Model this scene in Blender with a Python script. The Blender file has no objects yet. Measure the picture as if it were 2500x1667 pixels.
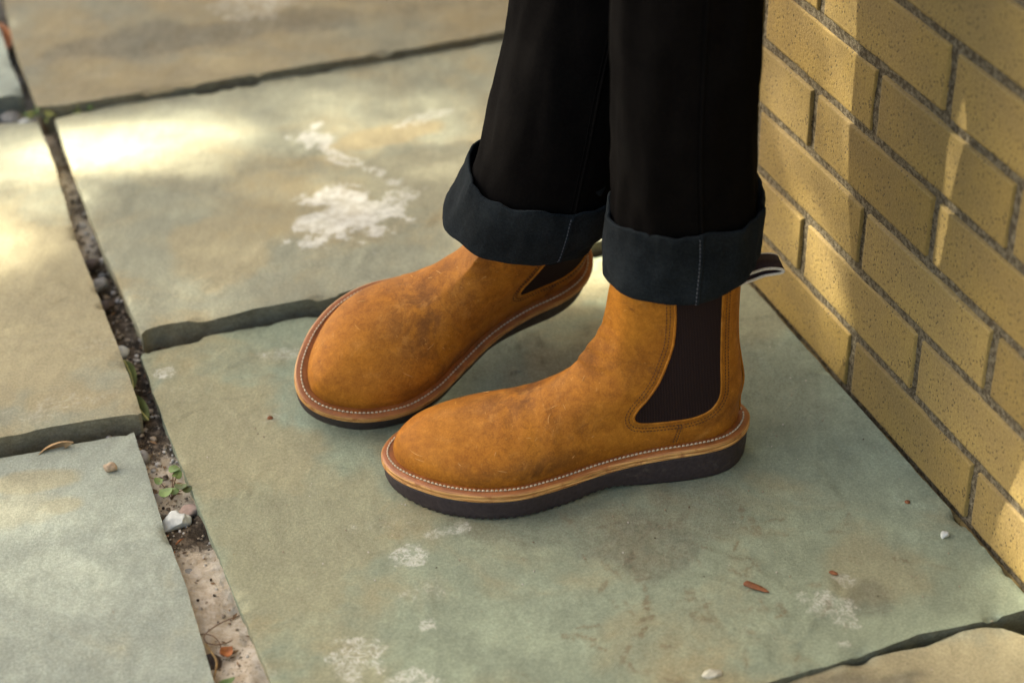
import bpy, math, random
import numpy as np
from mathutils import Vector, Matrix, noise as mnoise

SC = bpy.context.scene
COL = SC.collection
R = math.radians
random.seed(7)

# ------------------------------------------------------------------ camera
cam = bpy.data.cameras.new('camera')
cam.sensor_width = 36.0
cam.lens = 65.74
cam.clip_start = 0.05
cam.clip_end = 500
cam.dof.use_dof = True
cam.dof.focus_distance = 1.64
cam.dof.aperture_fstop = 3.6
cam_ob = bpy.data.objects.new('camera', cam)
COL.objects.link(cam_ob)
r_ = Vector((0.99963, -0.01559, -0.02232))
u_ = Vector((0.02723, 0.57225, 0.81962))
f_ = Vector((0.0, 0.81993, -0.57247))
M = Matrix((r_, u_, -f_)).transposed().to_4x4()
M.translation = Vector((0, 0, 1.0499))
cam_ob.matrix_world = M
SC.camera = cam_ob

# ------------------------------------------------------------------ light
SUN_AZ, SUN_EL = R(18.5), R(38)
TO_SUN = Vector((-math.cos(SUN_AZ) * math.cos(SUN_EL), math.sin(SUN_AZ) * math.cos(SUN_EL), math.sin(SUN_EL)))
world = bpy.data.worlds.new('World')
SC.world = world
world.use_nodes = True
wn = world.node_tree
bg = wn.nodes['Background']
sky = wn.nodes.new('ShaderNodeTexSky')
sky.sky_type = 'NISHITA'
sky.sun_disc = False
sky.sun_elevation = SUN_EL
sky.sun_rotation = math.atan2(TO_SUN.x, TO_SUN.y)
sky.air_density = 1.0
sky.dust_density = 3.5
sky.ozone_density = 0.4
wn.links.new(sky.outputs[0], bg.inputs[0])
bg.inputs[1].default_value = 0.054
sl = bpy.data.lights.new('sun', 'SUN')
sl.energy = 5.0
sl.angle = R(0.6)
sl.color = (1.0, 0.94, 0.82)
sun = bpy.data.objects.new('sun', sl)
COL.objects.link(sun)
sun.rotation_euler = TO_SUN.to_track_quat('Z', 'Y').to_euler()
SC.view_settings.view_transform = 'Standard'
SC.view_settings.look = 'None'
SC.view_settings.exposure = 2.78
SC.view_settings.gamma = 1.0
SC.view_settings.use_curve_mapping = False
SC.cycles.max_bounces = 6

# ------------------------------------------------------------------ helpers
def tag(o, label=None, cat=None, group=None, kind=None):
    if label: o['label'] = label
    if cat: o['category'] = cat
    if group: o['group'] = group
    if kind: o['kind'] = kind
    return o

def obj(name, me, mat=None, parent=None, loc=None):
    o = bpy.data.objects.new(name, me)
    COL.objects.link(o)
    if mat is not None:
        if not me.materials: me.materials.append(mat)
    if parent is not None: o.parent = parent
    if loc is not None: o.location = loc
    return o

def empty(name, loc=(0, 0, 0)):
    o = bpy.data.objects.new(name, None)
    COL.objects.link(o)
    o.location = loc
    o.empty_display_size = 0.05
    return o

def mesh(verts, faces, smooth=True, name='m'):
    me = bpy.data.meshes.new(name)
    me.from_pydata([tuple(v) for v in verts], [], [tuple(int(i) for i in f) for f in faces])
    if smooth:
        me.polygons.foreach_set('use_smooth', [True] * len(me.polygons))
    me.update()
    return me

def grid_faces(n, m, wrap=False, off=0):
    """n rows of m points"""
    F = []
    for i in range(n - 1):
        for j in range(m if wrap else m - 1):
            k = (j + 1) % m
            F.append((off + i * m + j, off + i * m + k, off + (i + 1) * m + k, off + (i + 1) * m + j))
    return F

class MB:
    def __init__(s): s.v = []; s.f = []
    def add(s, v, f):
        o = len(s.v); s.v += [tuple(x) for x in v]; s.f += [tuple(i + o for i in q) for q in f]
    def box(s, c, sz, rot=None):
        v = []
        for x in (-.5, .5):
            for y in (-.5, .5):
                for z in (-.5, .5):
                    q = Vector((x * sz[0], y * sz[1], z * sz[2]))
                    if rot is not None: q = rot @ q
                    v.append(Vector(c) + q)
        s.add(v, [(0, 1, 3, 2), (4, 6, 7, 5), (0, 4, 5, 1), (2, 3, 7, 6), (0, 2, 6, 4), (1, 5, 7, 3)])
    def tube(s, pts, rad, n=8, closed=False, cap=True):
        pts = [Vector(p) for p in pts]; N = len(pts); V = []
        if not hasattr(rad, '__len__'): rad = [rad] * N
        up = Vector((0.13, 0.21, 0.97))
        for i, p in enumerate(pts):
            a = pts[(i - 1) % N] if (closed or i > 0) else p
            b = pts[(i + 1) % N] if (closed or i < N - 1) else p
            t = (b - a).normalized()
            x = t.cross(up)
            if x.length < 1e-4: x = t.cross(Vector((1, 0, 0)))
            x.normalize(); y = x.cross(t)
            for k in range(n):
                an = 2 * math.pi * k / n
                V.append(p + (x * math.cos(an) + y * math.sin(an)) * rad[i])
        F = grid_faces(N, n, True)
        if closed:
            F += [((N - 1) * n + k, (N - 1) * n + (k + 1) % n, (k + 1) % n, k) for k in range(n)]
        elif cap:
            F.append(tuple(range(n))[::-1]); F.append(tuple((N - 1) * n + k for k in range(n)))
        s.add(V, F)
    def mesh(s, smooth=True): return mesh(s.v, s.f, smooth)

def catmull(pts, n, closed=False):
    P = np.array(pts, float); N = len(P); out = []
    segs = N if closed else N - 1
    for i in range(segs):
        if closed: p0, p1, p2, p3 = P[i - 1], P[i], P[(i + 1) % N], P[(i + 2) % N]
        else: p0, p1, p2, p3 = P[max(i - 1, 0)], P[i], P[i + 1], P[min(i + 2, N - 1)]
        for t in np.arange(n) / n:
            out.append(.5 * ((2 * p1) + (p2 - p0) * t + (2 * p0 - 5 * p1 + 4 * p2 - p3) * t ** 2 + (3 * p1 - p0 - 3 * p2 + p3) * t ** 3))
    if not closed: out.append(P[-1])
    return np.array(out)

def resample(P, n, closed=False):
    P = np.array(P, float)
    if closed: P = np.vstack([P, P[:1]])
    d = np.concatenate([[0], np.cumsum(np.linalg.norm(np.diff(P, axis=0), axis=1))])
    t = np.linspace(0, d[-1], n + 1 if closed else n)
    if closed: t = t[:-1]
    return np.column_stack([np.interp(t, d, P[:, k]) for k in range(P.shape[1])])

_rng = np.random.default_rng(5)
_LAT = _rng.random((256, 256))
def vnoise(x, y):
    xi = np.floor(x).astype(int); yi = np.floor(y).astype(int)
    fx = x - xi; fy = y - yi
    fx = fx * fx * (3 - 2 * fx); fy = fy * fy * (3 - 2 * fy)
    g = lambda a, b: _LAT[a % 256, b % 256]
    return (g(xi, yi) * (1 - fx) + g(xi + 1, yi) * fx) * (1 - fy) + (g(xi, yi + 1) * (1 - fx) + g(xi + 1, yi + 1) * fx) * fy
def fbm(x, y, s, o=4, g=.5):
    a = 1; t = 0; r = 0
    for k in range(o):
        r = r + a * vnoise(x * s + 17.3 * k, y * s + 9.1 * k); t += a; a *= g; s *= 2.03
    return r / t
def sstep(a, b, x):
    t = np.clip((x - a) / (b - a), 0, 1); return t * t * (3 - 2 * t)
def fattr(me, name, vals):
    a = me.attributes.new(name, 'FLOAT', 'POINT')
    a.data.foreach_set('value', np.asarray(vals, dtype=np.float32))

# ------------------------------------------------------------------ material DSL
class NT:
    def __init__(s, name, rough=.8, spec=.3):
        s.m = bpy.data.materials.new(name); s.m.use_nodes = True
        s.t = s.m.node_tree; s.b = s.t.nodes['Principled BSDF']
        s.b.inputs['Roughness'].default_value = rough
        s.b.inputs['Specular IOR Level'].default_value = spec
        s.co = s.n('TexCoord').outputs['Object']
    def n(s, ty, **kw):
        x = s.t.nodes.new('ShaderNode' + ty)
        for k, v in kw.items(): setattr(x, k, v)
        return x
    def put(s, sock, v):
        if hasattr(v, 'is_linked') or isinstance(v, bpy.types.NodeSocket): s.t.links.new(v, sock)
        else:
            if isinstance(v, tuple) and len(v) == 3 and sock.type == 'RGBA': v = (*v, 1)
            sock.default_value = v
    def noise(s, scale, detail=4, rough=.55, dist=0, vec=None, out=0):
        x = s.n('TexNoise'); s.put(x.inputs['Vector'], vec if vec is not None else s.co)
        x.inputs['Scale'].default_value = scale; x.inputs['Detail'].default_value = detail
        x.inputs['Roughness'].default_value = rough; x.inputs['Distortion'].default_value = dist
        return x.outputs[out]
    def vor(s, scale, feature='F1', vec=None, out='Distance', rnd=1):
        x = s.n('TexVoronoi', feature=feature); s.put(x.inputs['Vector'], vec if vec is not None else s.co)
        x.inputs['Scale'].default_value = scale
        x.inputs['Randomness'].default_value = rnd
        return x.outputs[out]
    def mapv(s, scale=(1, 1, 1), rot=(0, 0, 0), vec=None):
        x = s.n('Mapping'); s.put(x.inputs[0], vec if vec is not None else s.co)
        x.inputs['Scale'].default_value = scale; x.inputs['Rotation'].default_value = rot
        return x.outputs[0]
    def ramp(s, v, a, b, lo=0., hi=1.):
        x = s.n('MapRange', interpolation_type='SMOOTHSTEP'); s.put(x.inputs[0], v)
        x.inputs[1].default_value = a; x.inputs[2].default_value = b
        x.inputs[3].default_value = lo; x.inputs[4].default_value = hi
        return x.outputs[0]
    def math(s, op, a, b=0.):
        x = s.n('Math', operation=op); s.put(x.inputs[0], a); s.put(x.inputs[1], b); return x.outputs[0]
    def mix(s, f, a, b, mode='MIX'):
        x = s.n('Mix', data_type='RGBA', blend_type=mode)
        s.put(x.inputs[0], f); s.put(x.inputs[6], a); s.put(x.inputs[7], b); return x.outputs[2]
    def attr(s, name):
        x = s.n('Attribute', attribute_name=name); return x.outputs['Fac']
    def rand(s):
        return s.n('ObjectInfo').outputs['Random']
    def col(s, c): s.put(s.b.inputs['Base Color'], c)
    def rough(s, v): s.put(s.b.inputs['Roughness'], v)
    def bump(s, h, strength=.5, dist=.001, prev=None):
        x = s.n('Bump'); x.inputs['Strength'].default_value = strength; x.inputs['Distance'].default_value = dist
        s.put(x.inputs['Height'], h)
        if prev is not None: s.put(x.inputs['Normal'], prev)
        s.put(s.b.inputs['Normal'], x.outputs[0]); return x.outputs[0]

def simple(name, c, rough=.7, var=.25, scale=60, bump=.3, spec=.3, bd=.0008):
    k = NT(name, rough, spec)
    n = k.noise(scale, 5)
    dark = tuple(x * (1 - var) for x in c); lite = tuple(min(1, x * (1 + var)) for x in c)
    k.col(k.mix(k.ramp(n, .3, .7), dark, lite))
    k.bump(n, bump, bd)
    return k.m

# ---- bluestone flagstone
def stone_mat(name, cool, warm, bias):
    k = NT(name, .82, .25)
    cool_d = tuple(x * .84 for x in cool)
    big = k.noise(5.5, 5, .6, .6)
    mid = k.noise(26, 6, .62, .4)
    fine = k.noise(430, 6, .85)
    grit = k.noise(900, 2, .5)
    c = k.mix(k.ramp(mid, .36, .66), cool_d, cool)
    wf = k.math('ADD', k.ramp(big, .5 - bias, .72 - bias), 0.)
    wf = k.math('MULTIPLY', wf, k.ramp(mid, .25, .6, .45, 1.))
    wf = k.math('MAXIMUM', wf, k.attr('stain'))
    c = k.mix(wf, c, warm)
    c = k.mix(k.math('MULTIPLY', k.attr('mark'), k.ramp(k.noise(160, 4), .3, .6)), c, (.185, .14, .075))
    gn = k.noise(120, 6, .7, vec=k.mapv((1, 1, 2.4)))
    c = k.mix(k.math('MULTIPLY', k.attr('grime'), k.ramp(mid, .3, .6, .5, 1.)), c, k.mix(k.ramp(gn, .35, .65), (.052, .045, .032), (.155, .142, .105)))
    c = k.mix(k.ramp(fine, .35, .7), k.mix(1., c, (.74, .74, .71), 'MULTIPLY'), k.mix(1., c, (1.22, 1.22, 1.22), 'MULTIPLY'))
    rust = k.math('MULTIPLY', k.ramp(k.noise(330, 4, .7), .64, .72), k.ramp(mid, .42, .6))
    c = k.mix(k.math('MULTIPLY', rust, .6), c, (.26, .13, .045))
    spk = k.ramp(k.noise(240, 7, .8, .5), .60, .74)
    c = k.mix(k.math('MULTIPLY', spk, .5), c, tuple(x * .52 for x in warm))
    br = k.noise(70, 5, .65, .5, vec=k.mapv((1, .4, 1), (0, 0, -.9)))
    c = k.mix(k.ramp(br, .36, .66), k.mix(1., c, (.93, .93, .92), 'MULTIPLY'), k.mix(1., c, (1.05, 1.05, 1.04), 'MULTIPLY'))
    pit = k.ramp(k.vor(150), .05, .11, 1., 0.)
    pit = k.math('MULTIPLY', pit, k.ramp(k.noise(40, 3), .55, .68))
    c = k.mix(k.math('MULTIPLY', pit, .7), c, (.05, .045, .03))
    ln = k.math('ADD', k.math('MULTIPLY', k.attr('lime'), 1.15), k.math('MULTIPLY', k.math('SUBTRACT', k.noise(120, 8, .78, 1.2), .5), 1.9))
    lace = k.math('ABSOLUTE', k.math('SUBTRACT', k.noise(105, 6, .72, .5), .5))
    lace = k.math('MAXIMUM', k.ramp(lace, .01, .075, 1., .18), k.ramp(k.attr('lime'), .74, .95))
    ln = k.math('ADD', ln, .12)
    lm = k.math('MULTIPLY', k.math('MULTIPLY', lace, k.ramp(ln, .36, 1.0)), k.ramp(k.attr('lime'), 0., .25))
    c = k.mix(k.math('MULTIPLY', k.math('MULTIPLY', lm, k.ramp(k.noise(95, 8, .8), .36, .62, .38, 1.)), k.ramp(k.attr('lime'), .3, .95, .7, .9)), c, (.70, .68, .56))
    k.col(c)
    nb = k.bump(mid, .16, .005)
    nb = k.bump(fine, .5, .0012, nb)
    nb = k.bump(k.math('ADD', grit, k.math('MULTIPLY', lm, .8)), .45, .0008, nb)
    k.rough(k.ramp(mid, .3, .7, .72, .9))
    return k.m
STONE_COOL = stone_mat('bluestone_cool', (.296, .336, .228), (.335, .295, .165), .03)
STONE_TAN = stone_mat('bluestone_tan', (.35, .345, .235), (.375, .315, .175), .06)
STONE_BROWN = stone_mat('bluestone_brown', (.285, .265, .175), (.30, .245, .135), .12)
STONE_PALE = stone_mat('bluestone_pale', (.355, .385, .305), (.37, .345, .22), -.06)

# ---- joint filling
def fill_mat():
    k = NT('sandy_joint_fill', .95, .15)
    n1 = k.noise(14, 5, .6); n2 = k.noise(110, 5, .65); n3 = k.noise(500, 2)
    sand = k.mix(k.ramp(n2, .3, .7), (.44, .35, .23), (.64, .56, .42))
    soil = k.mix(k.ramp(n2, .4, .7), (.04, .030, .019), (.17, .13, .085))
    n4 = k.noise(330, 6, .8)
    f = k.math('ADD', k.math('ADD', k.math('MULTIPLY', n1, .5), k.math('MULTIPLY', n2, .3)), k.math('MULTIPLY', n4, .25))
    f = k.math('ADD', f, k.math('MULTIPLY', k.attr('soil'), .42))
    c = k.mix(k.ramp(f, .60, .70), sand, soil)
    sp = k.ramp(k.vor(330), .16, .26, 1., 0.)
    c = k.mix(k.math('MULTIPLY', sp, k.ramp(n1, .4, .6)), c, (.03, .025, .02))
    k.col(c)
    nb = k.bump(n2, .8, .004); nb = k.bump(n4, .8, .0015, nb); k.bump(n3, .6, .001, nb)
    return k.m
FILL = fill_mat()

# ---- brick and mortar
def brick_mat():
    k = NT('buff_iron_spot_brick', .72, .3)
    rnd = k.rand()
    n1 = k.noise(16, 4); n2 = k.noise(380, 3, .6); n3 = k.noise(900, 2)
    a = k.mix(rnd, (.305, .205, .052), (.355, .252, .082))
    b = k.mix(rnd, (.255, .174, .055), (.300, .214, .080))
    c = k.mix(k.ramp(n1, .35, .65), b, a)
    c = k.mix(k.ramp(n2, .3, .7), k.mix(1., c, (.82, .8, .78), 'MULTIPLY'), k.mix(1., c, (1.1, 1.1, 1.08), 'MULTIPLY'))
    tone = k.math('ADD', k.math('MULTIPLY', k.math('FRACT', k.math('MULTIPLY', rnd, 7.31)), .34), .82)
    c = k.mix(1., c, k.mix(tone, (0, 0, 0), (1, 1, 1)), 'MULTIPLY')
    v = k.vor(300, vec=k.mapv((1, 1.0, .75)))
    sp = k.math('MULTIPLY', k.ramp(v, .20, .34, 1., 0.), k.ramp(k.noise(60, 3), .38, .60))
    c = k.mix(k.math('MULTIPLY', sp, .85), c, (.045, .03, .018))
    sm = k.math('MULTIPLY', k.ramp(k.noise(9, 4, .6, 1.), .62, .74), .45)
    c = k.mix(sm, c, (.13, .10, .06))
    k.col(c)
    nb = k.bump(n2, .5, .0016); nb = k.bump(n1, .3, .004, nb); k.bump(k.math('SUBTRACT', n3, k.math('MULTIPLY', sp, .8)), .5, .0007, nb)
    return k.m
BRICK = brick_mat()
def mortar_mat():
    k = NT('grey_sand_mortar', .95, .15)
    n1 = k.noise(220, 5, .7); n2 = k.noise(700, 3); v = k.vor(330, out='Color')
    c = k.mix(k.ramp(n1, .38, .66), (.085, .066, .038), (.25, .21, .13))
    c = k.mix(k.ramp(n2, .62, .75), c, (.44, .41, .31))
    k.col(c); nb = k.bump(n1, .9, .0035); k.bump(n2, .7, .0015, nb)
    return k.m
MORTAR = mortar_mat()

# ---- leather
def leather_mat():
    k = NT('tan_oiled_nubuck', .66, .16)
    n1 = k.noise(17, 5, .62, .9); n2 = k.noise(58, 6, .65, .5); n3 = k.noise(700, 3, .6)
    base = k.mix(k.ramp(n2, .3, .7), (.315, .112, .010), (.44, .166, .015))
    c = k.mix(k.ramp(n1, .40, .66), base, (.43, .165, .015))
    dk = k.math('MINIMUM', k.math('MULTIPLY', k.attr('wear'), k.ramp(k.noise(26, 7, .72, 1.), .62, .38, .15, 1.)), .9)
    c = k.mix(dk, c, (.135, .050, .011))
    dk2 = k.math('MULTIPLY', k.ramp(k.noise(34, 6, .7, 1.5), .56, .74), .6)
    c = k.mix(dk2, c, (.17, .062, .014))
    c = k.mix(k.math('MULTIPLY', k.ramp(k.noise(20, 6, .7, 1.2, vec=k.mapv((1, 1.3, 1), (.4, 0, 1.))), .54, .72), .55), c, (.50, .225, .045))
    # brushed mottling of the nap
    n4 = k.noise(120, 8, .78, .8)
    c = k.mix(k.ramp(n4, .32, .68), k.mix(1., c, (.80, .77, .72), 'MULTIPLY'), k.mix(1., c, (1.12, 1.13, 1.14), 'MULTIPLY'))
    # fine flex creases over the ball
    cv = k.mapv((1, .35, 1.5), (0, .2, .25))
    cr = k.math('ABSOLUTE', k.math('SUBTRACT', k.noise(48, 4, .6, .6, vec=cv), .5))
    cr = k.math('MULTIPLY', k.ramp(cr, .0, .022, 1., 0.), k.attr('flex'))
    c = k.mix(k.math('MULTIPLY', cr, .32), c, (.10, .035, .006))
    # light pull-up scuffs: thin streaks in several directions
    sc = None
    for i, (rz, ry) in enumerate(((.5, .3), (-.8, .2), (1.5, .9), (2.3, -.4), (.1, 1.2), (1.1, -.9))):
        v = k.mapv((1, .06, 1), (ry, .3 * i, rz))
        s = k.math('MULTIPLY', k.ramp(k.noise(330, 2, .5, .5, vec=v), .66, .78), k.ramp(k.noise(24 + 5 * i, 3), .53, .66))
        sc = s if sc is None else k.math('MAXIMUM', sc, s)
    c = k.mix(k.math('MULTIPLY', sc, .6), c, (.62, .31, .075))
    c = k.mix(k.ramp(n3, .35, .7), k.mix(1., c, (.86, .85, .84), 'MULTIPLY'), k.mix(1., c, (1.1, 1.1, 1.1), 'MULTIPLY'))
    k.col(c)
    nb = k.bump(n2, .25, .0016); nb = k.bump(cr, -.5, .0007, nb); nb = k.bump(n4, .3, .0006, nb); k.bump(n3, .3, .0003, nb)
    k.rough(k.ramp(n1, .3, .7, .66, .52))
    k.b.inputs['Sheen Weight'].default_value = .03
    k.b.inputs['Sheen Roughness'].default_value = .4
    k.b.inputs['Sheen Tint'].default_value = (1, .7, .4, 1)
    return k.m
LEATHER = leather_mat()
def welt_mat():
    k = NT('veg_tan_welt', .42, .45)
    lay = k.attr('layer')
    n = k.noise(90, 4); st = k.noise(1, 2, vec=k.mapv((25, 25, 1500)))
    edge = k.mix(k.ramp(st, .35, .65), (.33, .13, .025), (.80, .45, .14))
    edge = k.mix(k.ramp(n, .5, .7), edge, (.34, .13, .03))
    top = k.mix(k.ramp(n, .3, .7), (.22, .072, .018), (.33, .115, .03))
    k.col(k.mix(lay, edge, top)); k.bump(st, .5, .0008)
    return k.m
WELT = welt_mat()
def sole_mat():
    k = NT('brown_crepe_rubber', .66, .3)
    n = k.noise(300, 5); d = k.noise(85, 7, .75, .6)
    c = k.mix(k.ramp(n, .3, .7), (.029, .021, .021), (.044, .032, .032))
    c = k.mix(k.math('MULTIPLY', k.ramp(d, .52, .72), .5), c, (.105, .088, .07))
    k.col(c); nb = k.bump(d, .25, .0012); k.bump(n, .35, .0006, nb); k.rough(k.ramp(d, .4, .7, .55, .8))
    return k.m
SOLE = sole_mat()
def elastic_mat():
    k = NT('dark_brown_elastic', .85, .12)
    rib = k.n('TexWave', wave_type='BANDS', bands_direction='X'); k.put(rib.inputs[0], k.co); rib.inputs['Scale'].default_value = 230
    rib.inputs['Distortion'].default_value = .4
    k.col(k.mix(rib.outputs[1], (.007, .004, .0036), (.034, .019, .016)))
    nb = k.bump(rib.outputs[1], .5, .0007); k.bump(k.noise(900, 2), .4, .0003, nb)
    return k.m
ELASTIC = elastic_mat()
SCUFF = simple('scuffed_nap', (.55, .29, .085), .8, .25, 500, .2, .1)
STITCH_W = simple('waxed_cream_thread', (.50, .41, .27), .7, .25, 900, .3)
STITCH_B = simple('dark_brown_thread', (.085, .035, .014), .7, .3, 900, .3)
THREAD_T = simple('tan_thread', (.40, .17, .04), .7, .25, 900, .3)
def denim(name, c, c2, sheen):
    k = NT(name, .95, .03)
    w = k.n('TexWave', wave_type='BANDS', bands_direction='DIAGONAL'); k.put(w.inputs[0], k.co); w.inputs['Scale'].default_value = 420
    w.inputs['Distortion'].default_value = 1.5; w.inputs['Detail'].default_value = 2
    n = k.noise(30, 5); f = k.noise(1100, 2)
    x = k.mix(k.ramp(k.math('ADD', k.math('MULTIPLY', n, .35), k.math('MULTIPLY', k.noise(420, 5, .8), .65)), .36, .64), c, c2)
    x = k.mix(k.math('MULTIPLY', k.ramp(f, .55, .75), .5), x, tuple(min(1, a * 2.2) for a in c2))
    k.col(x); nb = k.bump(w.outputs[1], .25, .0006); k.bump(n, .25, .004, nb)
    k.b.inputs['Sheen Weight'].default_value = sheen
    k.b.inputs['Sheen Roughness'].default_value = .45
    return k.m
DENIM_BLACK = denim('black_denim', (.0022, .0019, .0017), (.0046, .0039, .0032), .0)
DENIM_CUFF = denim('slate_denim_inside', (.0060, .0078, .0085), (.0150, .0185, .0195), .02)
DENIM_THREAD = simple('grey_thread', (.10, .105, .11), .8, .2, 900, .2)
TAB = simple('dark_brown_webbing', (.028, .014, .013), .8, .3, 500, .4)
CREAM = simple('cream_binding', (.62, .57, .45), .8, .15, 500, .3)

# ================================================================== PAVEMENT
def jag(P, n, amp, seed, keep=True):
    P = resample(P, n)
    t = np.linspace(0, 1, n)
    d = np.gradient(P, axis=0); L = np.linalg.norm(d, axis=1, keepdims=True); nn = np.column_stack([-d[:, 1], d[:, 0]]) / L
    length = np.linalg.norm(np.diff(P, axis=0), axis=1).sum()
    x = t * length
    a = (fbm(x + seed * 3.3, x * 0 + seed, 40, 5, .6) - .5) * 2 * amp
    w = np.minimum(1, np.minimum(t, 1 - t) * 25)
    return P + nn * (a * w)[:, None]

def slab(left, right, front, back, z, thick, mat, res, seed, amp=(.001, .001, .002, .002), marks=(), limes=(), stains=(), dark_patches=(), parent=None, tilt=0.):
    """flagstone between four edge polylines; left/right run front to back, front/back run left to right"""
    nl = max(8, int(np.linalg.norm(np.diff(np.array(left), axis=0), axis=1).sum() / res))
    nf = max(8, int(np.linalg.norm(np.diff(np.array(front), axis=0), axis=1).sum() / res))
    Lp = jag(left, nl, amp[0], seed + 1); Rp = jag(right, nl, amp[1], seed + 2)
    Fp = jag(front, nf, amp[2], seed + 3); Bp = jag(back, nf, amp[3], seed + 4)
    u = np.linspace(0, 1, nf)[None, :, None]; v = np.linspace(0, 1, nl)[:, None, None]
    P = (1 - v) * Fp[None] + v * Bp[None] + (1 - u) * Lp[:, None] + u * Rp[:, None] \
        - ((1 - u) * (1 - v) * Fp[0] + u * (1 - v) * Fp[-1] + (1 - u) * v * Bp[0] + u * v * Bp[-1])
    X, Y = P[..., 0], P[..., 1]
    h = (fbm(X, Y, 6, 5) - .5) * .003 + (fbm(X + 5, Y, 55, 3) - .5) * .0008
    # cleft steps
    cl = fbm(X * .8 + 3 + seed, Y * 1.3 + seed, 7, 5)
    h = h + .0008 * sstep(.55, .558, cl) + .0008 * sstep(.66, .667, cl)
    # rounded arris
    du = np.minimum(np.arange(nf), np.arange(nf)[::-1])[None, :] * res
    dv = np.minimum(np.arange(nl), np.arange(nl)[::-1])[:, None] * res
    e = np.minimum(du, dv)
    chip = np.clip(fbm(X + seed, Y * 1.1, 26, 4, .6) - .60, 0, 1)
    h = h - .0003 * np.exp(-e / .001) - .03 * chip * np.exp(-e / .004)
    Z = z + h
    V = np.dstack([X, Y, Z]).reshape(-1, 3)
    F = grid_faces(nl, nf)
    # border ring
    ring = [j for j in range(nf)] + [i * nf + nf - 1 for i in range(1, nl)] + [(nl - 1) * nf + j for j in range(nf - 2, -1, -1)] + [i * nf for i in range(nl - 2, 0, -1)]
    n0 = len(V); RP = V[ring]; m_ = len(ring)
    ext = RP.tolist(); layers = [list(range(n0, n0 + m_))]
    arc = np.concatenate([[0], np.cumsum(np.linalg.norm(np.diff(RP[:, :2], axis=0), axis=1))])
    for k, dz in enumerate((.006, .014, .024, thick)):
        ins = (fbm(arc + seed, arc * 0 + dz * 90, 60, 5, .6) - .5) * .006 + (.0 if k == 0 else -.0006 * k)
        Q = RP.copy()
        t = np.roll(RP, -1, 0) - np.roll(RP, 1, 0); nn = np.column_stack([t[:, 1], -t[:, 0]]); nn /= np.linalg.norm(nn, axis=1, keepdims=True) + 1e-9
        Q[:, :2] += nn * ins[:, None] * (.6 if k == 0 else 1)
        Q[:, 2] -= dz
        layers.append([n0 + len(ext) + i for i in range(len(ring))]); ext += Q.tolist()
    for a, b in zip(layers[:-1], layers[1:]):
        m = len(ring)
        for i in range(m): F.append((a[i], b[i], b[(i + 1) % m], a[(i + 1) % m]))
    V = np.vstack([V, np.array(ext)])
    me = mesh(V, F)
    x, y = V[:, 0], V[:, 1]
    def patches(L, rough=1.05, s=52):
        a = np.zeros(len(V)); nz = fbm(x + 1.7, y + 2.1, s, 5, .6)
        for (px, py, rx, ry, an, st) in L:
            c_, s_ = math.cos(an), math.sin(an)
            dx, dy = x - px, y - py
            d = np.sqrt(((dx * c_ + dy * s_) / rx) ** 2 + ((-dx * s_ + dy * c_) / ry) ** 2)
            a = np.maximum(a, st * sstep(1.05, .62, d + (nz - .5) * 2 * rough))
        return a
    top = (np.arange(len(V)) < n0) * 1.0
    fattr(me, 'lime', patches(limes) * top)
    fattr(me, 'stain', patches(stains, .8, 14) * top)
    g = patches(dark_patches, .8, 16)
    side = 1 - top
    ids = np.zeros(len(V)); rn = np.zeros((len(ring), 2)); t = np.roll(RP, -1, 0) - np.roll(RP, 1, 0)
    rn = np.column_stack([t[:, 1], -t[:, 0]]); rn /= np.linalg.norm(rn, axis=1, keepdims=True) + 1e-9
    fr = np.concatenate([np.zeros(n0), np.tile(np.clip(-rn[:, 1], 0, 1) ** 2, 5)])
    fattr(me, 'grime', np.maximum(g * top, side * (.12 + .75 * fr * (.75 + .5 * (fbm(x, y + 4, 30, 3) - .5)))))  # sides facing the front: dirt, plus shade painted into the stone colour
    mk = np.zeros(len(V))
    for (px, py, ln, wd, an) in marks:
        c_, s_ = math.cos(an), math.sin(an)
        near = np.where((abs(x - px) < ln) & (abs(y - py) < ln))[0]
        dx, dy = x[near] - px, y[near] - py
        dd = ((dx * c_ + dy * s_) / ln) ** 2 + ((-dx * s_ + dy * c_ + .15 * wd * np.sin(dx * 90)) / wd) ** 2
        mk[near] = np.maximum(mk[near], sstep(1.2, .5, dd) * random.uniform(.3, .75))
    fattr(me, 'mark', mk * top)
    return obj('flagstone', me, mat, parent)

# joint filling is the base of the pavement: a rough sandy bed under and between the stones
def joint_bed():
    xs = np.arange(-.78, .06, .0035)
    ys = np.arange(.86, 2.45, .0045)
    # skewed grid following the long joint
    U, Vv = np.meshgrid(np.arange(-.075, .0751, .003), ys)
    X = -.3405 - (Vv - 1.385) * .374 + U
    Y = Vv + U * .35
    h = (fbm(X, Y, 30, 4, .6) - .5) * .022 + (fbm(X + 3, Y, 140, 3) - .5) * .006
    Z = -.0135 + h * .75
    V = np.dstack([X, Y, Z]).reshape(-1, 3)
    F = grid_faces(*X.shape)
    me = mesh(V, F)
    so = sstep(1.17, 1.28, Y) * .35 + sstep(1.30, 1.42, Y) * .5 - sstep(1.62, 1.74, Y) * .45 + .5 * np.exp(-((Y - 1.235) / .03) ** 2) - .5 * np.exp(-((Y - 1.30) / .02) ** 2)
    so = so + .35 * sstep(.012, .03, np.abs(U)) - .25
    fattr(me, 'soil', so.ravel())
    return me
pavement = obj('pavement', joint_bed(), FILL)
tag(pavement, 'patio of greenish grey flagstones with open sandy joints', kind='structure')

# large ground sheet below everything
gm = mesh([(-60, -60, -.05), (60, -60, -.05), (60, 60, -.05), (-60, 60, -.05)], [(0, 1, 2, 3)], False)
ground = obj('ground', gm, simple('dark_soil', (.07, .055, .038), .95, .4, 40, .6))
tag(ground, kind='structure')

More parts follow.
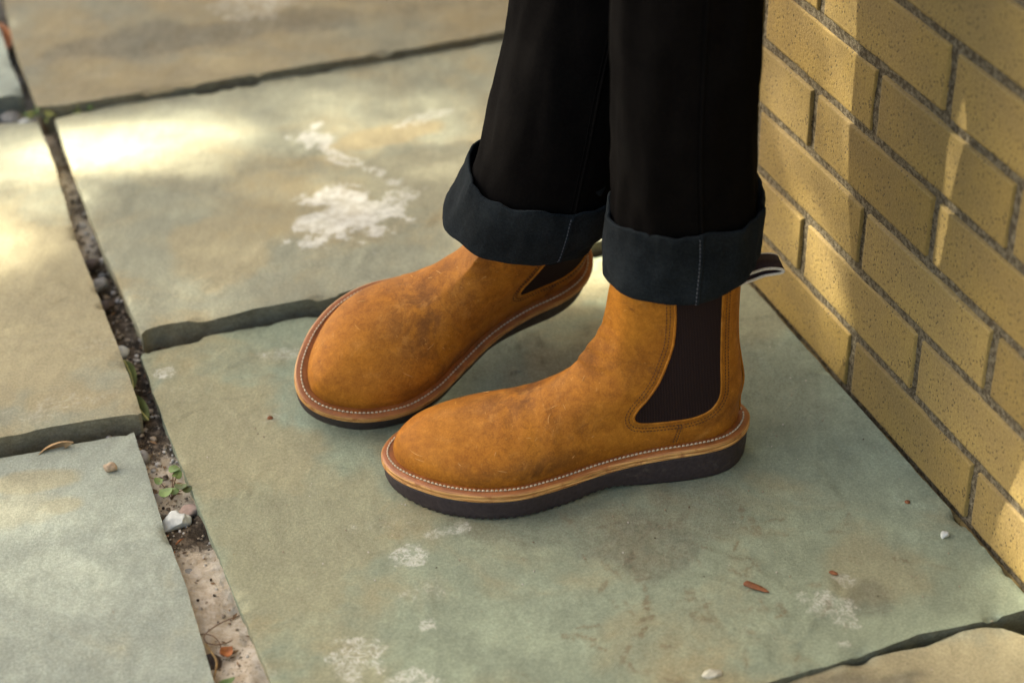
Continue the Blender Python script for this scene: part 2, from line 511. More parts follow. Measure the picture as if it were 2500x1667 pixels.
def wallx(y, off=.004):
    return (.77253 - off - .3383 * y) / .9410
def along_wall(y0, y1, off=.004):
    return [(wallx(y, off), y) for y in np.linspace(y0, y1, 6)]
rng = np.random.default_rng(11)
main_front = [(-.146, .920), (.05, .986), (.2, 1.0365), (.2512, 1.0544), (.279, 1.0647), (.3176, 1.0821), (.3704, 1.0951), (wallx(1.110), 1.110)]
main_back = [(-.3640, 1.4990), (-.3343, 1.5094), (-.3084, 1.5152), (-.3045, 1.5228), (-.2646, 1.5366), (-.2249, 1.5499), (-.183, 1.5625), (.1002, 1.6552), (wallx(1.691), 1.691)]
main_left = [(-.146, .920), (-.1952, 1.0473), (-.2504, 1.1916), (-.3169, 1.365), (-.3468, 1.4473), (-.3640, 1.4990)]
marks = []
for _ in range(95):
    y = rng.uniform(1.0, 1.24); x = rng.uniform(-.02, .36)
    if x > wallx(y) - .03: continue
    if rng.random() < .4: x = rng.uniform(.05, .22)
    marks.append((x, y, rng.uniform(.006, .016), rng.uniform(.0016, .0042), rng.uniform(0, 3.14)))
limes = [(-0.0918, 1.1981, 0.019, 0.021, 0, 0.72), (-0.0664, 1.2224, 0.03, 0.012, 0.3, 0.53), (-0.045, 1.226, 0.008, 0.006, 0, 0.6), (-0.0733, 1.1074, 0.014, 0.009, 0.5, 0.64), (-0.08, 1.15, 0.03, 0.022, 0.2, 0.34), (-0.126, 1.068, 0.027, 0.034, 0, 0.6), (-0.0874, 1.046, 0.025, 0.012, 0, 0.64), (-0.11, 1.235, 0.05, 0.01, 0.2, 0.3), (0.2577, 1.119, 0.024, 0.026, 0.9, 0.56), (0.2386, 1.1129, 0.026, 0.006, 0.2, 0.6), (0.2689, 1.148, 0.013, 0.016, 0.9, 0.56), (0.2641, 1.0967, 0.02, 0.006, -0.4, 0.53), (0.255, 1.073, 0.012, 0.005, 0, 0.53), (-0.3367, 1.464, 0.022, 0.018, 0.3, 0.6), (-0.2258, 1.4914, 0.026, 0.012, 0, 0.45), (-0.305, 1.43, 0.03, 0.02, 0, 0.22), (-0.23, 1.39, 0.012, 0.012, 0, 0.34), (-0.21, 1.06, 0.02, 0.02, 0, 0.38), (0.1847, 1.2643, 0.02, 0.012, 0.4, 0.26), (0.1639, 1.2474, 0.015, 0.008, 0, 0.22), (-0.31, 1.49, 0.03, 0.006, 0.3, 0.26)]
stains = [(-.27, 1.38, .12, .13, 0, .75), (-.2, 1.2, .11, .16, 0, .55), (.29, 1.16, .05, .07, .5, .55), (.2, 1.55, .1, .08, 0, .5), (.02, 1.0, .12, .06, 0, .35), (.05, 1.6, .12, .06, .3, .9), (-.14, 1.0, .06, .1, 0, .5)]
dark_patches = [(.11, 1.20, .06, .05, 0, .5), (.02, 1.23, .12, .03, 0, .35), (.16, 1.23, .05, .05, 0, .35), (.2859, 1.1213, .03, .03, 0, .45), (.25, 1.42, .07, .12, .3, .3), (.05, 1.45, .1, .08, 0, .45)]  # darker patches on the top of the slab
slab(main_left, along_wall(1.110, 1.691), main_front, main_back, 0, .045, STONE_COOL, .0028, 1, (.0012, .0003, .0018, .0016), marks, limes, stains, dark_patches, pavement)

mid_left = [(-.3623, 1.5097), (-.3809, 1.558), (-.4053, 1.6218), (-.4316, 1.6844), (-.4579, 1.7599), (-.4833, 1.8282), (-.5319, 1.967)]
mid_back = [(-.5319, 1.967), (-.5234, 1.9706), (-.4891, 1.9882), (-.4454, 2.0054), (-.3813, 2.0186), (-.3332, 2.0339), (-.2974, 2.0479), (-.2857, 2.056), (-.274, 2.0651), (-.2639, 2.0645), (-.2487, 2.0614), (-.1963, 2.0815), (-.1674, 2.0887), (-.015, 2.1376), (wallx(2.156), 2.156)]
mid_front = [(-.3623, 1.5097), (-.3608, 1.5159), (-.3563, 1.5214), (-.3304, 1.5294), (-.3034, 1.5339), (-.2815, 1.5379), (-.2563, 1.5504), (-.1824, 1.5697), (-.1437, 1.5881), (.1004, 1.6640), (wallx(1.70), 1.70)]
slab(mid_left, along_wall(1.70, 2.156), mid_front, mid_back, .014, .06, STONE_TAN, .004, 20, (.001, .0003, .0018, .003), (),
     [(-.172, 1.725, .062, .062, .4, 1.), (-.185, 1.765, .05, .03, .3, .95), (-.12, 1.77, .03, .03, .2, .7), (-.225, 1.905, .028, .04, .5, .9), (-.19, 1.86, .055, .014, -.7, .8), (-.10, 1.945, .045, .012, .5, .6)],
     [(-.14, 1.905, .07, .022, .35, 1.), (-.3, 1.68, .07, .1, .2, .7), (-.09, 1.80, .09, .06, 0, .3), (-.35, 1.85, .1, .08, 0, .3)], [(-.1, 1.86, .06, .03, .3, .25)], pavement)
top_left = [(-.5535, 1.979), (-.5768, 2.0424), (-.6108, 2.1346), (-.6585, 2.2905), (-.80, 2.72)]
top_front = [(-.5535, 1.979), (-.524, 1.9812), (-.4169, 2.0126), (-.3081, 2.0481), (-.1669, 2.0894), (.0075, 2.15), (wallx(2.166), 2.166)]
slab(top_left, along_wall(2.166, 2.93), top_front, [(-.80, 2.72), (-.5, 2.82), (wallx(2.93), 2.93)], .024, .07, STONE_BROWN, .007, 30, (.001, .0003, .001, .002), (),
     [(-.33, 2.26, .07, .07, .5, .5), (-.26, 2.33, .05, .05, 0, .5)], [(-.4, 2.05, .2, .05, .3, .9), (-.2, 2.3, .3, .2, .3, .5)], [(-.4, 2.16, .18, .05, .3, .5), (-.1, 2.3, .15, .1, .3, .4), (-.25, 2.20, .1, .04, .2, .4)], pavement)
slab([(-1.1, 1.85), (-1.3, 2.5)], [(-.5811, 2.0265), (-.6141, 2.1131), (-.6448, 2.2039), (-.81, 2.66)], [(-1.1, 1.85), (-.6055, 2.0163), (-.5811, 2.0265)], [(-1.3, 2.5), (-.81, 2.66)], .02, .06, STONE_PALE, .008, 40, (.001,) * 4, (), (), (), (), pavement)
left_right = [(-.3449, 1.3880), (-.3635, 1.4416), (-.4203, 1.5935), (-.4554, 1.6848), (-.4838, 1.7707), (-.5119, 1.8573), (-.5521, 1.9640)]
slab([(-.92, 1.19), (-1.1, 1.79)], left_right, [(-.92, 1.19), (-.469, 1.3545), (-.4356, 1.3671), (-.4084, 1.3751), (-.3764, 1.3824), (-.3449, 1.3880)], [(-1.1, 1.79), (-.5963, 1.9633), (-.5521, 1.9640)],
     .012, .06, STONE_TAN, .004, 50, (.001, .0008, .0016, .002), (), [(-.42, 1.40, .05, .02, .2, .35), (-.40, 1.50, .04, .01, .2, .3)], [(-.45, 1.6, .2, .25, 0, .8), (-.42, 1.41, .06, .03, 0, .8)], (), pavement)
bl_right = [(-.19, .90), (-.2395, 1.0489), (-.2548, 1.0959), (-.2775, 1.1656), (-.3063, 1.241), (-.3327, 1.3201), (-.3515, 1.3740)]
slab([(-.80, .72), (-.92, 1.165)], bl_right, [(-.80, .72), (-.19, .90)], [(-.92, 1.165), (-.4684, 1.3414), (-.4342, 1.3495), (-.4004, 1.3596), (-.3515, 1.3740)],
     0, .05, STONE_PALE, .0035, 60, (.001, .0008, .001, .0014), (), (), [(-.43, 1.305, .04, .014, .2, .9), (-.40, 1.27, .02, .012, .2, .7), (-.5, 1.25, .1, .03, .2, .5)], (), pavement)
br_back = [(-.145, .9185), (.05, .9845), (.1894, 1.0315), (.2511, 1.0530), (.2839, 1.0625), (.30, 1.0675), (.3213, 1.0707), (.3523, 1.0870), (.371, 1.0910), (.3863, 1.0895), (.4011, 1.0805), (wallx(1.058), 1.058)]
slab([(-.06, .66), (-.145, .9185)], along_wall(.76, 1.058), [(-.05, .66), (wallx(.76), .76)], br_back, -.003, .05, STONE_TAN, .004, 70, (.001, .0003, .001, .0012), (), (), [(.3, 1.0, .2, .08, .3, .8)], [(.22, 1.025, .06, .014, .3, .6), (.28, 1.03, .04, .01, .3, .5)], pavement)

# ================================================================== BRICK WALL
WA = -.3451
wd = Vector((math.sin(WA), math.cos(WA), 0)); wn_ = Vector((math.cos(WA), -math.sin(WA), 0))   # along (away), into the wall
def wpt(s, z, d=0): return wn_ * (.77253 + d) + wd * s + Vector((0, 0, z))
wall = empty('brick_wall', wpt(1.2, 0))
tag(wall, 'buff speckled brick wall with recessed grey mortar beside the booted legs', 'brick wall')
wall.rotation_euler = (0, 0, 0)
WB = wall.location.copy()
BED, HEADJ, CH, S0, Z0, HB = .0112, .0115, .0677, 1.3246, .0635, .1033
def brick_mesh(length, seed, h=CH - BED):
    rr = random.Random(seed)
    ns, nz = 17, 10
    V = []
    depth = .09
    a_, b_ = length / 2, h / 2
    ss = np.concatenate([[-a_, -a_ + .0011, -a_ + .003], np.linspace(-a_ + .014, a_ - .014, 11), [a_ - .003, a_ - .0011, a_]])
    zz = np.concatenate([[-b_, -b_ + .0011, -b_ + .003], np.linspace(-b_ + .012, b_ - .012, 4), [b_ - .003, b_ - .0011, b_]])
    for k, (ins, dd) in enumerate(((0, .006), (.0007, .0012), (.0024, 0))):
        pass
    # face grid with worn arrises
    F = []
    for i, z in enumerate(zz):
        for j, s in enumerate(ss):
            es = min(j, ns - 1 - j); ez = min(i, nz - 1 - i)
            edge = min(es, ez)
            nx = mnoise.noise(Vector((s * 40 + seed * 7, z * 40, seed)))
            d = .0004 * nx
            q, w = s, z
            if edge == 0:
                d += .0003 + .0007 * abs(mnoise.noise(Vector((s * 130 + seed, z * 130, 3.))))
                if rr.random() < .05: d += .002
                jit = .0009 * mnoise.noise(Vector((s * 90 + seed * 3, z * 90, 9.)))
                if es == 0: q += jit * 1.2
                if ez == 0: w += jit
            V.append((q, d, w))
    F = grid_faces(nz, ns)
    ring = list(range(ns)) + [i * ns + ns - 1 for i in range(1, nz)] + [(nz - 1) * ns + j for j in range(ns - 2, -1, -1)] + [i * ns for i in range(nz - 2, 0, -1)]
    n0 = len(V)
    for a in ring: V.append((V[a][0], depth, V[a][2]))
    m = len(ring)
    for i in range(m): F.append((ring[i], n0 + i, n0 + (i + 1) % m, ring[(i + 1) % m]))
    me = mesh(V, F)
    me.materials.append(BRICK)
    return me
variants = [brick_mesh(2 * HB - HEADJ, s) for s in range(8)]
variants[0].materials
rot = math.atan2(wd.y, wd.x)
hj = {}  # measured head-joint corrections stay small: jitter only
rb = random.Random(3)
crs = list(range(-1, 13))
for k in crs:
    zc = Z0 + k * CH - BED / 2 - (CH - BED) / 2 + .0
    zc = Z0 + k * CH - CH / 2
    par = 1 if k % 2 == 0 else 0           # half-bond
    # course whose top joint is number k: joints at S0 - (par + 2j) * HB
    for j in range(-7, 7):
        s_mid = S0 - (par + 2 * j + 1) * HB
        if s_mid < -.2: continue
        o = obj('brick', variants[rb.randrange(8)], None, wall)
        p_ = wpt(s_mid + rb.uniform(-.0012, .0012), zc + rb.uniform(-.0008, .0008), rb.uniform(-.0008, .0012)) - WB
        o.location = p_
        o.rotation_euler = (rb.uniform(-.004, .004), rb.uniform(-.004, .004), rot + rb.uniform(-.003, .003))
# x axis of the brick runs along +wd, y must point into the wall: +90 deg from wd is -wn, so mirror by turning round
for o in wall.children:
    o.rotation_euler.z += math.pi
# mortar sheet, recessed
def mortar():
    s = np.arange(-.35, 2.9, .006); z = np.arange(-.06, .96, .006)
    S, Zz = np.meshgrid(s, z)
    d = .0034 + (fbm(S + 4, Zz, 120, 3) - .5) * .0018 + (fbm(S, Zz + 8, 14, 3) - .5) * .004
    V = [wpt(a, b, c) - WB for a, b, c in zip(S.ravel(), Zz.ravel(), d.ravel())]
    return mesh(V, grid_faces(*S.shape))
obj('mortar', mortar(), MORTAR, wall)
up_ = MB()
q4 = [wpt(-.5, .962, .002) - WB, wpt(3.2, .962, .002) - WB, wpt(3.2, 3.0, .002) - WB, wpt(-.5, 3.0, .002) - WB]
q5 = [p + wn_ * .2 for p in q4]
up_.add(q4 + q5, [(0, 1, 2, 3), (7, 6, 5, 4), (0, 4, 5, 1), (1, 5, 6, 2), (2, 6, 7, 3), (3, 7, 4, 0)])
obj('upper_wall', up_.mesh(False), BRICK, wall)
# the body of the wall behind the face bricks
bk = MB()
c4 = [wpt(-.35, -.06, .03) - WB, wpt(2.9, -.06, .03) - WB, wpt(2.9, .96, .03) - WB, wpt(-.35, .96, .03) - WB]
c5 = [p + wn_ * .17 for p in c4]
bk.add(c4 + c5, [(0, 1, 2, 3), (7, 6, 5, 4), (0, 4, 5, 1), (1, 5, 6, 2), (2, 6, 7, 3), (3, 7, 4, 0)])
obj('backing', bk.mesh(False), MORTAR, wall)

# ================================================================== PERSON: boots and trousers
LB = .33
oX = np.array([0, .01, .03, .06, .10, .14, .18, .215, .25, .28, .30, .315, .325, .33])
oL = np.array([0, .022, .036, .041, .042, .047, .058, .066, .064, .054, .042, .03, .017, 0]) * 1.08
oM = np.array([0, .022, .035, .039, .036, .038, .047, .056, .058, .05, .04, .028, .016, 0]) * 1.08
def smooth_outline():
    P = [(oX[i], oL[i]) for i in range(len(oX))] + [(oX[i], -oM[i]) for i in range(len(oX) - 2, 0, -1)]
    c = resample(catmull(P, 14, True), 260, True)
    for _ in range(6): c = .5 * c + .25 * (np.roll(c, 1, 0) + np.roll(c, -1, 0))
    return c
OUT = smooth_outline()
_i0 = OUT[:, 0].argmin(); OUT = np.roll(OUT, -_i0, 0)
def offset_outline(P, d):
    t = np.roll(P, -1, 0) - np.roll(P, 1, 0); n = np.column_stack([t[:, 1], -t[:, 0]]); n /= np.linalg.norm(n, axis=1, keepdims=True)
    a = P + n * d
    if (a[:, 1].max() - a[:, 1].min()) < (P[:, 1].max() - P[:, 1].min()): pass
    return a
_t = offset_outline(OUT, .005)
SGN = 1 if _t[:, 1].max() > OUT[:, 1].max() else -1
def outl(d): return offset_outline(OUT, SGN * d)
INS = .0105
UP = outl(-INS)
_k = UP[:, 0].argmax()
_m0 = UP[:, 0].argmin()
UPr = np.roll(UP, -_m0, 0); _k = UPr[:, 0].argmax()
sideA = UPr[:_k + 1]; sideB = np.vstack([UPr[_k:], UPr[:1]])[::-1]
if sideA[:, 1].mean() < 0: sideA, sideB = sideB, sideA
def half(X, lat):
    S = sideA if lat else sideB
    xs = np.maximum.accumulate(S[:, 0])
    return np.interp(X, xs, np.abs(S[:, 1]) if lat else np.abs(S[:, 1]))
XT, XB0 = UP[:, 0].max(), UP[:, 0].min()
FZ = .030
dors = np.array([(XT, FZ), (XT + .0004, .038), (.3150, .0475), (.3060, .0565), (.292, .0635), (.273, .0675), (.251, .0705), (.228, .0750), (.208, .0790), (.190, .0862), (.168, .0985), (.1555, .1105), (.1455, .1235), (.1365, .139), (.1320, .155), (.1295, .170), (.126, .20), (.124, .26)])
dors = catmull(dors, 8)
dz_ = np.maximum.accumulate(dors[:, 1])
backp = catmull(np.array([(XB0, FZ), (XB0 - .0015, .038), (XB0 - .0012, .048), (.0075, .068), (.0115, .094), (.0145, .113), (.0160, .145), (.0150, .20), (.014, .26)]), 8)
def xf(z): return np.interp(z, dz_, dors[:, 0])
def xb(z): return np.interp(z, backp[:, 1], backp[:, 0])
def ridge(X):
    o = np.argsort(dors[:, 0]); return np.where(X < .1245, .26 + (.1245 - X) * 60, np.interp(X, dors[o, 0], dors[o, 1]))
def ywidth(X, z, lat):
    """half width of the upper at local x, height z (positive number)"""
    X = np.asarray(X, float); z = np.asarray(z, float) + 0 * X
    Xs = X - (xb(z) - XB0) * (1 - sstep(0., .14, X))
    w = half(Xs, lat)
    h = ridge(X)
    t = np.clip((z - FZ) / np.maximum(h - FZ, 1e-4), 0, 1)
    sec = np.power(np.clip(1 - np.power(t, 2.1), 0, 1), .56)
    xfz = xf(z); xc = .055
    q = np.clip((X - xc) / np.maximum(xfz - xc, 1e-4), 0, 1)
    rnd = np.power(np.clip(1 - np.power(q, 2.5), 0, 1), .46)
    wt = sstep(.075, .125, z)
    w = w * sec * (1 - wt + wt * rnd)
    w = w * (1 + .055 * np.exp(-((z - .046) / .014) ** 2)) * (1 - .09 * sstep(.08, .15, z) * (1 if lat else .6))
    return w

def upper_mesh(side, seed):
    zs = np.concatenate([np.linspace(.0255, .045, 14), np.linspace(.0462, .075, 44), np.linspace(.0765, .125, 36), np.linspace(.128, .215, 32)])
    n = 76
    u = .5 - .5 * np.cos(np.linspace(0, math.pi, n))
    V = []
    for z in zs:
        z_ = max(z, FZ)
        a, b = xb(z_), xf(z_)
        X = a + u * (b - a)
        yl = ywidth(X, z_, True); ym = ywidth(X, z_, False)
        for i in range(n): V.append([X[i], yl[i], z])
        for i in range(n - 2, 0, -1): V.append([X[i], -ym[i], z])
    m = 2 * n - 2
    V = np.array(V).reshape(len(zs), m, 3)
    # relax along rings and levels so the toe and instep blend
    for _ in range(4):
        W = V.copy()
        W[:, :] = .6 * V + .2 * (np.roll(V, 1, 1) + np.roll(V, -1, 1))
        W[1:-1] = .6 * W[1:-1] + .2 * (W[2:] + W[:-2])
        V = W
    # creases across the flex zone and soft dents
    for i in range(V.shape[0]):
        for j in range(m):
            x, y, z = V[i, j]
            p = Vector((x * 22, y * 22 + seed * 5, z * 22))
            d = mnoise.noise(p) * .0011 + mnoise.noise(p * 2.7) * .0004
            fl = math.exp(-((x - .19) / .035) ** 2) * min(1, max(0, (z - .04) / .02))
            d += fl * .0010 * math.sin(x * 330 + y * 60 + 3 * mnoise.noise(p * .8))
            an = math.exp(-((x - .135) / .022) ** 2) * math.exp(-((z - .118) / .016) ** 2)
            d += -an * .0048 + .0009 * math.exp(-((x - .15) / .03) ** 2) * math.sin(z * 520 + y * 40 + 2 * mnoise.noise(p * .7)) * min(1, max(0, (z - .08) / .02)) * (1 if z < .15 else 0) + .0016 * math.exp(-((x - .145) / .02) ** 2 - ((z - .098) / .01) ** 2)
            nrm = Vector((0.2 if x > .2 else -.1, y, .03)).normalized()
            V[i, j] += np.array(nrm) * d
    P = V.reshape(-1, 3)
    # cap of the top ring is left open: the shaft is a tube
    Q = P.copy(); Q[:, 1] *= side
    F = grid_faces(len(zs), m, True)
    if side < 0: F = [f[::-1] for f in F]
    me = mesh(Q, F)
    x, y, z = P[:, 0], P[:, 1], P[:, 2]
    wear = .9 * np.exp(-(((x - .20) / .055) ** 2 + ((y + .012) / .045) ** 2)) * sstep(.05, .062, z)
    wear = np.maximum(wear, .8 * np.exp(-(((x - .13) / .03) ** 2 + ((z - .118) / .017) ** 2)))
    wear = np.maximum(wear, .45 * np.exp(-((z - .034) / .006) ** 2))
    wear = np.maximum(wear, .95 * np.exp(-(((x - .205) / .05) ** 2 + ((z - .042) / .011) ** 2)))
    wear = np.maximum(wear, .7 * np.exp(-(((x - .03) / .03) ** 2 + ((z - .05) / .02) ** 2)))
    fattr(me, 'wear', wear)
    fattr(me, 'flex', np.maximum(np.exp(-((x - .205) / .045) ** 2) * sstep(.036, .05, z), .8 * np.exp(-(((x - .125) / .035) ** 2 + ((z - .115) / .02) ** 2))))
    return me

def welt_mesh(side):
    prof = [(-.016, .0285, 1), (-.0125, .0300, 1), (-.006, .0304, 1), (-.0016, .0302, 1), (-.0002, .0296, .6), (.0006, .0284, 0), (.0006, .0266, 0), (-.0004, .0258, .3), (.0004, .0250, 0), (.0006, .0232, 0), (-.0002, .0220, 0), (-.004, .0214, 0)]
    V = []; A = []
    for d, z, a in prof:
        o = outl(d)
        lift = toe_lift(o[:, 0])
        for i, q in enumerate(o):
            V.append((q[0], q[1] * side, z + lift[i])); A.append(a)
    F = grid_faces(len(prof), len(OUT), True)
    if side * SGN > 0: F = [f[::-1] for f in F]
    me = mesh(V, F); fattr(me, 'layer', A)
    return me
def toe_lift(X): return 0 * X
def sole_mesh(side):
    n = len(OUT); V = []
    fine = resample(outl(0), 900, True)
    def ring(d, zf, teeth=0.):
        o = resample(outl(d), 900, True); X = o[:, 0]
        z = zf(X) + 0 * X
        if teeth:
            ph = np.arange(900) / 900 * 2 * math.pi * 108
            z = z + teeth * (np.sin(ph) > -.15) * sstep(.10, .14, X) * (1 - .7 * sstep(.31, .325, X))
        return np.column_stack([o, z])
    bott = lambda X: .0045 * sstep(.285, .335, X) + .0042 * np.exp(-((X - .135) / .026) ** 2)
    rings = [ring(-.004, lambda X: .0216), ring(-.0012, lambda X: .0216), ring(-.0012, lambda X: .018), ring(-.0016, lambda X: .010), ring(-.0022, lambda X: .006 + bott(X) * .6), ring(-.0026, lambda X: .0026 + bott(X)), ring(-.0034, lambda X: .0008 + bott(X), .0016), ring(-.008, lambda X: .0006 + bott(X), .001)]
    V = np.vstack(rings); V[:, 1] *= side
    F = grid_faces(len(rings), 900, True)
    k = len(V); V = np.vstack([V, [[.16, 0, .003]]])
    F += [((len(rings) - 1) * 900 + i, (len(rings) - 1) * 900 + (i + 1) % 900, k) for i in range(900)]
    if side * SGN > 0: F = [f[::-1] for f in F]
    return mesh(V, F)

GUS = np.array([(.0775, .205), (.0775, .176), (.0770, .158), (.0785, .1345), (.0838, .116), (.0905, .099), (.1000, .0848), (.1082, .0760), (.1120, .0685), (.1098, .0622), (.1005, .0585), (.081, .0565), (.0591, .0565), (.0443, .0610), (.0365, .0705), (.0345, .0815), (.0354, .11), (.0361, .1674), (.0361, .205)])
def surf(X, z, side, lat, off):
    X = np.asarray(X, float); z = np.asarray(z, float)
    y = ywidth(X, z, lat); e = .0015
    dyx = (ywidth(X + e, z, lat) - ywidth(X - e, z, lat)) / (2 * e); dyz = (ywidth(X, z + e, lat) - ywidth(X, z - e, lat)) / (2 * e)
    n = np.stack([-dyx, np.ones_like(y), -dyz], -1); n /= np.linalg.norm(n, axis=-1, keepdims=True)
    P = np.stack([X, y, z], -1) + n * off
    P[..., 1] *= side * (1 if lat else -1)
    return P
def gusset_mesh(side, lat):
    zs = np.linspace(.0570, .205, 60)
    poly = catmull(GUS, 10)
    V = []; n = 26; rows = 0
    for z in zs:
        xs = []
        for a, b in zip(poly[:-1], poly[1:]):
            if (a[1] - z) * (b[1] - z) <= 0 and a[1] != b[1]: xs.append(a[0] + (b[0] - a[0]) * (z - a[1]) / (b[1] - a[1]))
        if len(xs) < 2: continue
        x0, x1 = min(xs), max(xs)
        X = np.linspace(x0, x1, n)
        V.append(surf(X, np.full(n, z), side, lat, .0009)); rows += 1
    V = np.vstack(V); F = grid_faces(rows, n)
    if side * (1 if lat else -1) > 0: F = [f[::-1] for f in F]
    return mesh(V, F)
def edge_tube(pts, side, lat, off, r, mb):
    P = surf(pts[:, 0], pts[:, 1], side, lat, off)
    mb.tube(P, r, 7)
def dashes(P, nrm_off, ln, gap, r, mb, jit=0):
    """short thread stitches along a polyline"""
    P = np.array(P); d = np.concatenate([[0], np.cumsum(np.linalg.norm(np.diff(P, axis=0), axis=1))])
    s = 0
    while s + ln < d[-1]:
        a = np.array([np.interp(s, d, P[:, k]) for k in range(3)]); b = np.array([np.interp(s + ln, d, P[:, k]) for k in range(3)])
        m = (a + b) / 2
        mb.tube([a, .5 * (a + m) + np.array(nrm_off) * .6, m + np.array(nrm_off), .5 * (b + m) + np.array(nrm_off) * .6, b], [r * .5, r, r * 1.1, r, r * .5], 6)
        s += ln + gap
def poly_offset(P, d):
    t = np.gradient(P, axis=0); n = np.column_stack([t[:, 1], -t[:, 0]]); n /= np.linalg.norm(n, axis=1, keepdims=True) + 1e-9
    return P + n * d

def wedge(me):
    for v in me.vertices:
        t = min(1., max(0., (.19 - v.co.x) / .15)); t = t * t * (3 - 2 * t)
        v.co.z += .0085 * t * min(1., max(0., (v.co.z - .006) / .012))
def make_boot(parent, heel, yaw, roll, side, label, pitch=0.):
    up = obj('boot', upper_mesh(side, 1 if side > 0 else 4), LEATHER, parent)
    up['label'] = label
    # roll about the edge that stays on the ground
    c = Matrix.Rotation(pitch, 4, 'Y') @ Matrix.Rotation(roll, 4, 'X')
    base = Matrix.Translation(Vector((heel[0], heel[1], 0))) @ Matrix.Rotation(yaw, 4, 'Z') @ c
    lowest = min((base @ Vector((x, y * side, .0009 + (.0045 * float(sstep(.285, .335, x)))))).z for x, y in outl(-.004))
    base = Matrix.Translation(Vector((0, 0, -lowest + .0003))) @ base
    up.matrix_basis = base
    obj('welt', welt_mesh(side), WELT, up)
    obj('sole', sole_mesh(side), SOLE, up)
    # white welt stitching
    mb = MB()
    o = outl(-.0052); P = np.column_stack([o[:, 0], o[:, 1] * side, np.full(len(o), .0305)])
    P = resample(P, 3000, True)
    k0 = 0
    dashes(P, (0, 0, .0008), .0030, .0008, .00085, mb)
    st = obj('welt_stitching', mb.mesh(), STITCH_W, up); st['kind'] = 'stuff'
    body = catmull(GUS, 10)
    for lat in (True, False):
        g = obj('elastic_gusset', gusset_mesh(side, lat), ELASTIC, up)
        mb = MB(); edge_tube(body, side, lat, .0006, .0013, mb)
        obj('gusset_edge', mb.mesh(), LEATHER, up)
        mb = MB()
        for dd in (.0042, .0072):
            q = poly_offset(body, -dd) if True else None
            if q[40:60, 1].mean() > body[40:60, 1].mean() + 0: pass
            q = q[(q[:, 1] > .036) & (q[:, 1] < .2)]
            dashes(surf(q[:, 0], q[:, 1], side, lat, .0004), (0, .0003 * side * (1 if lat else -1), 0), .0021, .0010, .00038, mb)
        # rear quarter seam
        for dx in (0, .0028):
            zz = np.linspace(.0515, .0315, 20); xs = .0705 + dx - (zz - .046) * .25
            dashes(surf(xs, zz, side, lat, .0004), (0, .0003 * side * (1 if lat else -1), 0), .0019, .0009, .00038, mb)
        s2 = obj('gusset_stitching', mb.mesh(), STITCH_B, up); s2['kind'] = 'stuff'
        mb = MB()
        zz = np.linspace(.0535, .031, 16); xs = .0683 - (zz - .0475) * .25
        edge_tube(np.column_stack([xs, zz]), side, lat, -.0002, .0009, mb)
        obj('quarter_seam', mb.mesh(), LEATHER, up)
    # pale scuffs where the nap has been scratched
    mb = MB(); rs = random.Random(31 + int(side))
    for _ in range(28):
        x0, z0 = rs.uniform(.05, .305), rs.uniform(.036, .15)
        if z0 > float(ridge(np.array(x0))) - .006: z0 = float(ridge(np.array(x0))) - rs.uniform(.006, .02)
        if z0 < .036: continue
        lat = rs.random() < .5
        ln, an, cv = rs.uniform(.003, .012), rs.uniform(0, 6.28), rs.uniform(-60, 60)
        q = []
        for t in np.linspace(-.5, .5, 7):
            q.append((x0 + ln * t * math.cos(an) - cv * (ln * t) ** 2 * math.sin(an), z0 + .7 * (ln * t * math.sin(an) + cv * (ln * t) ** 2 * math.cos(an))))
        q = np.array(q)
        if q[:, 1].min() < .034 or (.03 < x0 < .122 and z0 > .048): continue
        if np.any(q[:, 1] > ridge(q[:, 0]) - .003): continue
        mb.tube(surf(q[:, 0], q[:, 1], side, lat, .00005), [.00004, .0002, .0003, .00034, .0003, .0002, .00004], 5)
    sc_ = obj('scuff_marks', mb.mesh(), SCUFF, up); sc_['kind'] = 'stuff'
    # heel counter back seam
    mb = MB()
    zz = np.linspace(.033, .21, 50)
    mb.tube([(xb(z) - .0004, 0.0, z) for z in zz], .0011, 6)
    obj('back_seam', mb.mesh(), LEATHER, up)
    for q in [up] + list(up.children): wedge(q.data)
    return up

def tab_mesh():
    # webbing loop sticking out behind the shaft
    prof = [(.020, .190), (.006, .1945), (-.002, .1965), (-.010, .1965), (-.0165, .1950), (-.0190, .1930), (-.0165, .1912), (-.010, .1906), (-.002, .1898), (.006, .1870), (.020, .1825)]
    prof = catmull(prof, 5)
    mb = MB(); th = .0009
    t = np.gradient(prof, axis=0); n = np.column_stack([-t[:, 1], t[:, 0]]); n /= np.linalg.norm(n, axis=1, keepdims=True)
    rows = []
    for q in (prof + n * th, prof - n * th):
        rows.append(q)
    y0, y1 = -.0115, .0115
    V = []; N = len(prof)
    for q, y in ((rows[0], y0), (rows[0], y1), (rows[1], y1), (rows[1], y0)):
        V += [(a[0], y, a[1]) for a in q]
    F = []
    for k in range(4):
        a, b = k * N, ((k + 1) % 4) * N
        F += [(a + i, b + i, b + i + 1, a + i + 1) for i in range(N - 1)]
    mb.add(V, F)
    e = MB()
    for y in (y0, y1):
        e.tube([(a[0], y, a[1]) for a in prof], .0013, 6)
    return mb.mesh(), e.mesh()

